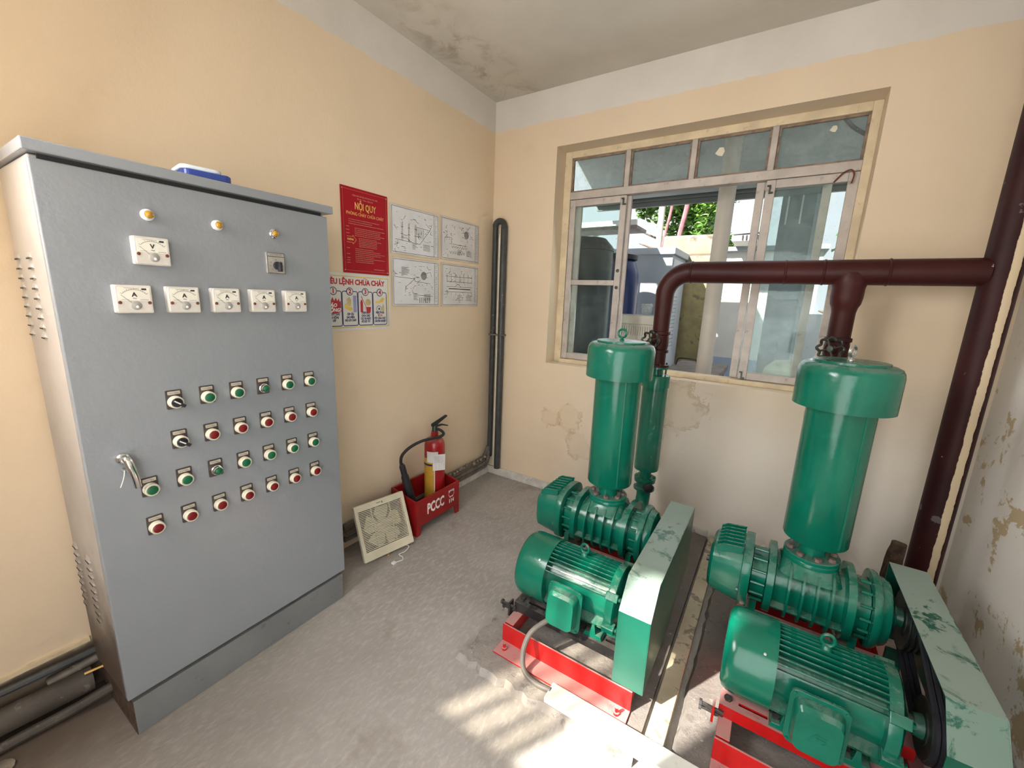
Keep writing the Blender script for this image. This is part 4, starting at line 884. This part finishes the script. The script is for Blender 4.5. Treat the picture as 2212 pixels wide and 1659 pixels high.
    br = MB().box(X(1.150), X(1.158), my - .150, my - .116, .100, .165).build('tension_bracket', sm, U)
    for yy, zz in ((my - .140, .148), (my - .126, .118)): MB().cyl((X(1.118), yy, zz), (X(1.185), yy, zz), .0055, n=8).build('tension_bolt', 'black_metal', br); inst('bolt_head', HEXK, (X(1.118), yy, zz), br, toward((-1, 0, 0)), (.9, .9, .9))
    # welded frame
    for ys, s in ((-1.465, -1), (-.610, 1)):
        rail = MB(); rail.prism([(0, .0305), (s * .078, .0305), (s * .078, .0375), (s * .007, .0375), (s * .007, .120), (0, .120)], X(1.170), X(1.735), frame((0, ys, 0), (0, 1, 0), (0, 0, 1), (1, 0, 0))); rail = rail.build('frame_rail', 'red_paint', U, bevel=.0015)
        for xx in (1.205, 1.695):
            MB().lathe([(.0, .0375), (.011, .0375), (.011, .047), (.006, .048), (.006, .066), (0, .067)], 8, Matrix.Translation((X(xx), ys + s * .044, 0)), smooth=False).build('anchor_bolt', 'red_paint', rail)
    for xx in (1.172, 1.690): MB().box(X(xx), X(xx) + .042, -1.458, -.617, .060, .1195).build('cross_beam', 'red_paint', U, bevel=.002)
    MB().box(X(1.2155), X(1.689), -1.05, -.72, .110, .1195).build('bed_plate', 'red_paint', U)
    # pulleys, belts, guard
    gx0, gx1 = X(1.658), X(1.768)
    px0, px1 = gx0 + .022, gx0 + .074
    def pulley(cy, cz, r):
        T = frame((px0, cy, cz), (0, 1, 0), (0, 0, 1), (1, 0, 0)); w = px1 - px0; pr = [(.0, 0), (r * .55, 0), (r * .55, .004), (r * .84, .004), (r, .0)]
        for g in range(3): z0 = .004 + g * (w - .008) / 3; z1 = z0 + (w - .008) / 3; pr += [(r, z0), (r - .011, (z0 * 2 + z1) / 3), (r - .011, (z0 + 2 * z1) / 3), (r, z1)]
        pr += [(r, w), (r * .84, w), (0, w)]
        p = MB().lathe(pr, 36, T).build('pulley', 'iron', U, sharp=30)
        MB().lathe([(.0, 0), (.034, 0), (.030, -.022), (0, -.022)], 20, T).build('pulley_hub', 'green_dark', p)
    r1, r2 = .085, .105
    pulley(my, mz, r1); pulley(by, bz, r2)
    for g in range(3):
        xb = px0 + .004 + (g + .5) * (px1 - px0 - .008) / 3
        d = Vector((by - my, bz - mz)); L_ = d.length; th = math.atan2(d.y, d.x); ph_ = math.asin((r2 - r1) / L_); pts = []
        for i in range(17): a = th + PI / 2 + ph_ + (PI - 2 * ph_) * i / 16; pts.append((xb, my + r1 * math.cos(a), mz + r1 * math.sin(a)))
        for i in range(17): a = th - PI / 2 - ph_ + (PI + 2 * ph_) * i / 16; pts.append((xb, by + r2 * math.cos(a), bz + r2 * math.sin(a)))
        MB().tube(pts, .0082, 6, True).build('belt', 'rubber', U)
    prof = [(-1.478, .135), (-1.478, .430), (-1.392, .527), (-.700, .527), (-.700, .20)]
    def thick(prof, t):
        inn = [(prof[0][0] + t, prof[0][1]), (prof[1][0] + t, prof[1][1] - t * .4), (prof[2][0] + t * .4, prof[2][1] - t), (prof[3][0] - t, prof[3][1] - t), (prof[4][0] - t, prof[4][1])]
        return prof + inn[::-1]
    TG = frame((0, 0, 0), (0, 1, 0), (0, 0, 1), (1, 0, 0))
    gd = MB().prism(thick(prof, .003), gx0, gx1, TG).build('belt_guard', 'green_guard', U)
    MB().prism([(-1.4775, .135), (-1.4775, .4305), (-1.3925, .5265), (-.7005, .5265), (-.7005, .20), (-.95, .20), (-1.05, .135)], gx1 + .0002, gx1 + .003, TG).build('guard_side', 'green_guard', gd)
    MB().box(gx0 + .03, gx1 - .03, -.80, -.775, .031, .21).build('guard_post', 'green_dark', gd)
    MB().box(gx0 + .05, gx1 - .01, -1.44, -1.41, .1215, .16).build('guard_bracket', 'green_dark', gd)
    return U
UA = blower(0, 'green belt-driven air blower with black slide rails, nearer the grey cabinet', True)
UB = blower(.835, 'green belt-driven air blower with red slide rails, nearer the maroon riser pipe', False)
tag(MB().tube(spline([(1.366, -1.418, .200), (1.342, -1.455, .190), (1.318, -1.50, .165), (1.312, -1.535, .11), (1.335, -1.562, .055), (1.395, -1.575, .042), (1.462, -1.575, .05)], 7), .0105, 10).build('motor_cable', 'grey_hose'), 'grey cable looping from the terminal box down to white floor trunking', 'cable')
tag(MB().prism(rrect(.075, .024, .003, 2), 1.455, 2.62, frame((0, -1.5775, .0425), (0, 1, 0), (0, 0, 1), (1, 0, 0))).build('cable_trunking', 'trunking_white'), 'white plastic cable trunking on the floor in front of the red base', 'trunking')
tag(MB().box(1.803, 1.866, -1.535, -.019, .0005, .044).build('cable_trunking', 'trunking_old', bevel=.003), 'stained pale trunking strip on the floor running between the two blowers', 'trunking')
rs = random.Random(4); vs = []
g = MB()
for j in range(14):
    pass
rings = [[(2.545 + (.028 + rs.uniform(-.006, .006)) * math.cos(2 * PI * i / 10) + .003 * j, -.46 + (.026 + rs.uniform(-.006, .006)) * math.sin(2 * PI * i / 10) + .004 * j, .03 + .042 * j) for i in range(10)] for j in range(12)]
tag(g.loft(rings, smooth=False).build('wood_stump', 'wood_rot'), 'rotten dark wooden stump standing behind the belt guard by the riser pipe', 'wood')

# ------------------------------------------------------------------ maroon air pipe
PY = -.30
mp = empty('air_manifold', (2.0, PY, 1.17), 'maroon air pipe with two drops and handwheel valves crossing the window', 'pipe')
hz = 1.672; d1, d2 = 1.423, 2.232
eb = [(d1, PY, 1.30), (d1, PY, hz - .125)] + [(d1 + .125 - .125 * math.cos(math.radians(9 * i)), PY, hz - .125 + .125 * math.sin(math.radians(9 * i))) for i in range(1, 11)]
MB().tube(eb, [.043] + [.050 + .0006 * i for i in range(len(eb) - 1)], 24).build('elbow', 'pipe', mp)
MB().cyl((d1 + .125, PY, hz), (2.66, PY, hz), .0565, n=28).build('header_pipe', 'pipe', mp)
for x in (d1 + .13, 1.98, 2.36, 2.13): MB().lathe([(.056, -.006), (.0595, -.002), (.0595, .002), (.056, .006)], 28, frame((x, PY, hz), (0, 1, 0), (0, 0, 1), (1, 0, 0))).build('weld_bead', 'pipe', mp)
MB().lathe([(.046, 1.16), (.046, 1.49), (.050, 1.512), (.058, 1.53), (.062, 1.56), (.062, 1.60), (.068, 1.625), (.060, 1.67)], 28, Matrix.Translation((d2, PY, 0))).build('tee_drop', 'pipe', mp)
MB().lathe([(.043, 1.155), (.043, 1.30)], 24, Matrix.Translation((d1, PY, 0))).build('drop_pipe', 'pipe', mp)
for x, zv in ((d1, 1.285), (d2, 1.315)):
    v = MB().lathe([(.045, zv - .062), (.054, zv - .060), (.054, zv - .044), (.047, zv - .040), (.050, zv - .02), (.050, zv + .02), (.047, zv + .040), (.054, zv + .044), (.054, zv + .060), (.045, zv + .062)], 28, Matrix.Translation((x, PY, 0))).build('valve', 'pipe', mp)
    ax = Vector((-.30, -.93, .12)).normalized(); c = Vector((x, PY, zv)); q = toward(ax).to_matrix().to_4x4()
    MB().cyl(c, c + ax * .105, .013, n=12).build('valve_stem', 'iron', v); MB().lathe([(.034, .040), (.034, .052), (.022, .056), (.018, .075), (0, .075)], 20, Matrix.Translation(c) @ q).build('bonnet', 'pipe', v)
    T = Matrix.Translation(c + ax * .098) @ q
    MB().tube([T @ Vector(((.047 + .005 * math.cos(8 * 2 * PI * i / 64)) * math.cos(2 * PI * i / 64), (.047 + .005 * math.cos(8 * 2 * PI * i / 64)) * math.sin(2 * PI * i / 64), .004 * math.cos(8 * 2 * PI * i / 64))) for i in range(64)], .0062, 8, True).build('handwheel', 'iron', v)
    for k in range(4): a = math.radians(90 * k + 20); MB().tube([T @ Vector((.008 * math.cos(a), .008 * math.sin(a), 0)), T @ Vector((.046 * math.cos(a), .046 * math.sin(a), 0))], .005, 6).build('spoke', 'iron', v)
    MB().lathe([(0, -.008), (.014, -.008), (.012, .010), (0, .012)], 12, T).build('wheel_hub', 'iron', v)
    MB().lathe([(0, 1.1425), (.066, 1.1425), (.066, 1.1545), (.043, 1.156)], 28, Matrix.Translation((x, PY, 0))).build('drop_flange', 'pipe', mp)
    for k in range(4): a = math.radians(90 * k + 30); MB().cyl((x + .055 * math.cos(a), PY + .055 * math.sin(a), 1.095), (x + .055 * math.cos(a), PY + .055 * math.sin(a), 1.164), .005, n=8).build('flange_bolt', 'iron', mp)
MB().lathe([(.058, .0301), (.058, RH - .001)], 36, Matrix.Translation((2.700, PY, 0))).build('riser_pipe', 'riser', mp)

# ------------------------------------------------------------------ outside the back window
struct(MB().box(-10, 14, .25, 26, -.3, -.1), 'ground_back', 'yard_concrete')
aw = empty('awning_roof', (1.6, .25, 2.45), 'grey corrugated metal awning sloping over the yard outside the window', 'awning')
n = 36; vs = []; fs = []
for k in range(n + 1):
    t = k / n; y = .24 + 1.30 * t; z = 2.93 - .42 * t + .026 * math.cos(k * PI)
    vs += [(.28 - .06 * t, y, z), (4.6, y, z), (.28 - .06 * t, y, z + .004), (4.6, y, z + .004)]
for k in range(n): o = 4 * k; fs += [(o, o + 1, o + 5, o + 4), (o + 2, o + 6, o + 7, o + 3)]
MB().add(vs, fs, True).build('corrugated_sheet', 'awning_metal', aw, sharp=80)
MB().box(.22, 4.6, 1.535, 1.575, 2.42, 2.53).build('edge_beam', 'awning_edge', aw); MB().box(.22, 4.6, 1.50, 1.535, 2.46, 2.475).build('gutter_lip', 'awning_edge', aw)
MB().tube(spline([(1.95, .62, 2.78), (2.10, .72, 2.73), (2.20, .85, 2.66), (2.30, .95, 2.62)], 6), .012, 8).build('cable', 'rubber', aw)
tag(MB().lathe([(.056, -.1), (.056, 2.74)], 28, Matrix.Translation((1.548, .66, 0))).build('support_post', 'post_paint'), 'round beige post standing outside the window under the awning', 'post')
bt = empty('water_tank', (.44, .80, -.1), 'black plastic water tank behind the left window sash', 'tank')
MB().lathe([(.0, -.1), (.24, -.1), (.25, .2), (.25, 1.86), (.24, 1.97), (.18, 2.035), (.0, 2.05)], 40, Matrix.Translation((.44, .80, 0))).build('body', 'tank_black', bt)
MB().lathe([(.2, 1.93), (.252, 1.93), (.252, 1.955), (.2, 1.955)], 40, Matrix.Translation((.44, .80, 0))).build('rim_band', 'tank_black', bt)
bd = empty('plastic_drum', (.42, 1.60, -.1), 'tall blue plastic drum with black lid beside the grey metal kiosk', 'drum')
MB().lathe([(0, -.1), (.26, -.1), (.28, .9), (.285, 1.5), (.27, 1.78), (.235, 1.90), (.215, 1.93), (0, 1.93)], 40, Matrix.Translation((.42, 1.60, 0))).build('body', 'drum_blue', bd); MB().lathe([(.2, 1.93), (.245, 1.93), (.245, 1.975), (.2, 1.985), (0, 1.99)], 40, Matrix.Translation((.42, 1.60, 0))).build('lid', 'rubber', bd)
kg = empty('metal_kiosk', (.5, 2.6, -.1), 'light grey steel equipment kiosk in the yard behind the drum', 'kiosk')
MB().box(-.25, .885, 2.20, 2.95, -.1, 2.04).build('body', 'kiosk_grey', kg); MB().box(-.29, .915, 2.16, 3.0, 2.04, 2.115).build('roof', 'kiosk_grey', kg, bevel=.01)
MB().box(.886, .890, 2.26, 2.90, .0, 2.0).build('side_door', 'kiosk_light', kg)
VS = data(MB().box(0, .006, -.02, .02, -.005, .005), 'vent_slot', 'roof_grey')
for k in range(14):
    for j in range(3): inst('vent_slot', VS, (.890, 2.40 + .09 * j, 1.0 + .045 * k), kg)
cs = []
for k, lab in enumerate(('lower white plastic crate stacked outside the window sill', 'upper white plastic crate outside the window with a clear cup on top')):
    z0 = .70 + .36 * k; g = empty('plastic_crate', (1.03, .62, z0), lab, 'crate', 'white crates outside the window')
    MB().box(.86, 1.20, .50, .74, z0, z0 + .34).build('bin', 'crate_white', g, bevel=.008); MB().box(.845, 1.215, .485, .755, z0 + .275, z0 + .345).build('rim', 'crate_white', g, bevel=.006)
    for i in range(18): MB().box(.875 + .018 * i, .884 + .018 * i, .490, .4995, z0 + .19, z0 + .26).build('rib', 'crate_white', g)
tag(MB().box(.84, 1.22, .45, .85, -.1, .70).build('block_stand', 'hatch_side'), 'dark block carrying the white crates below the sill', 'stand')
cu = MB().lathe([(.0, 1.4055), (.036, 1.4055), (.045, 1.495), (.047, 1.497), (.043, 1.495), (.034, 1.410), (0, 1.41)], 24, Matrix.Translation((1.085, .62, 0))); tag(cu.build('measuring_cup', 'cup_plastic'), 'clear plastic measuring cup standing on the upper white crate', 'cup')
hb = empty('hatch_box', (1.40, 1.1, -.1), 'low wooden hatch box with a wire handle outside the window', 'hatch')
MB().box(1.26, 1.62, .90, 1.45, -.1, .925).build('box_body', 'hatch_side', hb); MB().box(1.235, 1.645, .76, 1.47, .926, .972).build('lid', 'hatch_wood', hb, bevel=.004)
MB().tube(spline([(1.26, 1.10, .973), (1.27, 1.10, 1.02), (1.30, 1.10, 1.035), (1.40, 1.09, 1.035), (1.43, 1.09, 1.02), (1.44, 1.09, .973)], 5), .006, 7).build('handle', 'iron', hb)
gp_ = empty('gate_pillar', (.95, 3.2, -.1), 'old stained yellow masonry pillar with a heavy moulded cap', 'pillar')
MB().box(.80, 1.16, 3.0, 3.4, -.1, 1.98).build('shaft', 'old_yellow', gp_); MB().box(.70, 1.24, 2.92, 3.5, 1.98, 2.10).build('capital', 'old_masonry', gp_, bevel=.02); MB().box(.56, 1.18, 3.0, 3.6, 2.10, 2.36).build('coping', 'old_masonry', gp_, bevel=.03)
tag(MB().box(-3.2, .799, 3.15, 3.4, -.1, 2.0).build('yard_wall', 'old_masonry'), 'old stained masonry yard wall behind the kiosk', 'wall', kind=None)
wb = empty('white_building', (2.0, 5.0, -.1), 'bright white building wall across the yard with a pale blue base', 'building')
MB().box(1.17, 2.35, 4.4, 6.4, .72, 2.30).build('wall', 'building_white', wb); MB().box(1.16, 2.36, 4.38, 6.4, -.1, .72).build('blue_base', 'building_blue', wb); MB().box(1.10, 2.40, 4.30, 6.5, 2.30, 2.36).build('eave', 'roof_grey', wb)
du = empty('roof_unit', (1.5, 3.9, 2.5), 'pale blue-grey metal box mounted high beside the post', 'machine')
MB().prism([(1.24, 2.54), (1.29, 2.44), (1.66, 2.46), (1.66, 2.86), (1.24, 2.84)], -4.3, -3.7, frame((0, 0, 0), (1, 0, 0), (0, 0, 1), (0, -1, 0))).build('casing', 'roof_grey', du, bevel=.01)
MB().box(1.28, 1.66, 3.72, 4.3, 2.361, 2.44).build('base_tray', 'building_white', du)
for k in range(5): MB().box(1.40 + .045 * k, 1.42 + .045 * k, 3.71, 3.7195, 2.37, 2.43).build('slot', 'rubber', du)
rc = empty('pale_outbuilding', (2.5, 1.9, -.1), 'pale rendered outbuilding seen through the hazy right sash', 'building')
MB().box(1.86, 2.16, 1.62, 2.6, -.1, 2.60).build('column', 'wall_pale', rc); MB().box(2.10, 2.16, 1.61, 1.6195, -.1, 2.60).build('corner_trim', 'roof_grey', rc); MB().box(1.86, 2.16, 1.60, 1.6195, 1.58, 1.64).build('ledge', 'roof_grey', rc)
for xx in (1.90, 2.0): MB().box(xx, xx + .012, 1.585, 1.6195, 2.20, 2.45).build('bracket', 'building_white', rc)
MB().box(2.17, 3.4, 2.9, 3.1, -.1, 1.45).build('low_wall', 'building_white', rc)
sk = MB().lathe([(0, .0), (.11, .0), (.14, .05), (.13, .12), (.08, .17), (0, .185)], 18, Matrix.Translation((2.075, .36, 1.0))); sk = tag(sk.build('sack', 'sack'), 'pale rounded sack slumped outside the right window sash', 'sack')
tag(MB().box(1.75, 2.45, .26, .56, -.1, 1.0).build('outer_ledge', 'yard_concrete'), 'concrete ledge below the right window sash outside', 'ledge')
ps = empty('shelf_frame', (.2, 2.0, 2.0), 'white slotted steel shelf standing behind the black tank', 'shelf')
MB().box(-.6, .62, 1.62, 1.66, 2.28, 2.33, Matrix.Rotation(0, 4, 'Z')).build('beam', 'building_white', ps); MB().box(.40, .43, 1.98, 2.01, -.1, 2.5).build('upright', 'post_paint', ps); MB().box(-.5, -.47, 1.98, 2.01, -.1, 2.5).build('upright', 'post_paint', ps); MB().tube([(-.45, 1.99, 2.0), (.40, 1.99, 2.42)], .015, 6).build('brace', 'post_paint', ps); MB().box(-.6, .62, 1.66, 2.0, 2.25, 2.28).build('deck', 'hatch_wood', ps)
def tree(name, loc, h, crown, nleaf, label, seed):
    r = random.Random(seed); g = empty(name, loc, label, 'tree', 'trees beyond the yard'); L = Vector(loc)
    tk = spline([L, L + Vector((.1, 0, h * .4)), L + Vector((-.1, .1, h * .75)), L + Vector((0, 0, h))], 5)
    MB().tube(tk, [.09 * (1 - .6 * i / len(tk)) for i in range(len(tk))], 10).build('trunk', 'bark', g)
    for k in range(5): a = r.uniform(0, 6.28); p = tk[6 + k]; MB().tube([p, p + Vector((math.cos(a) * .5, math.sin(a) * .3, .35)), p + Vector((math.cos(a) * 1.0, math.sin(a) * .5, .5))], [.035, .025, .012], 7).build('branch', 'bark', g)
    mb = MB()
    cl = [(L + Vector((r.gauss(0, crown[0]), r.gauss(0, crown[1]), h * .92 + r.gauss(0, crown[2]))), r.uniform(.18, .34)) for _ in range(34)]
    for _ in range(nleaf):
        c, rad = r.choice(cl); d = Vector((r.gauss(0, 1), r.gauss(0, 1), r.gauss(0, 1))).normalized(); p = c + d * rad * r.uniform(.4, 1)
        T = Matrix.Translation(p) @ Euler((r.uniform(-.9, .9), r.uniform(-.9, .9), r.uniform(0, 6.28))).to_matrix().to_4x4(); s = r.uniform(.045, .085)
        mb.add([(0, -s, 0), (s * .45, -s * .2, .01), (s * .3, s * .5, .012), (0, s, 0), (-s * .3, s * .5, .012), (-s * .45, -s * .2, .01)], [(0, 1, 2, 3), (0, 3, 4, 5)], False, T)
    part(mb.build('foliage', 'leaf', g), 'stuff')
tree('leafy_tree', (.10, 6.6, -.1), 3.4, (.42, .4, .50), 6000, 'leafy green tree beyond the yard, left of the post', 3)
tree('leafy_tree', (3.0, 3.9, -.1), 2.3, (.16, .16, .34), 1800, 'leafy green tree beyond the pale outbuilding, seen through the right sash', 5)
for k, (x, lab) in enumerate(((.30, 'thin reddish vine stem hanging before the tree, left one'), (.52, 'thick reddish vine stem hanging before the tree, right one'))):
    tag(MB().tube(spline([(x, 4.2, -.1), (x + .05, 4.2, 1.2), (x - .04, 4.2, 2.3), (x + .05, 4.2, 3.1), (x, 4.2, 4.2)], 5), .022 + .014 * k, 8).build('vine_stem', 'vine'), lab, 'vine', 'vine stems in the yard')
tag(MB().lathe([(.05, -.1), (.05, 4.6)], 12, Matrix.Translation((.12, 4.5, 0))).build('utility_pole', 'post_paint'), 'pale thin pole standing in front of the tree foliage', 'pole')
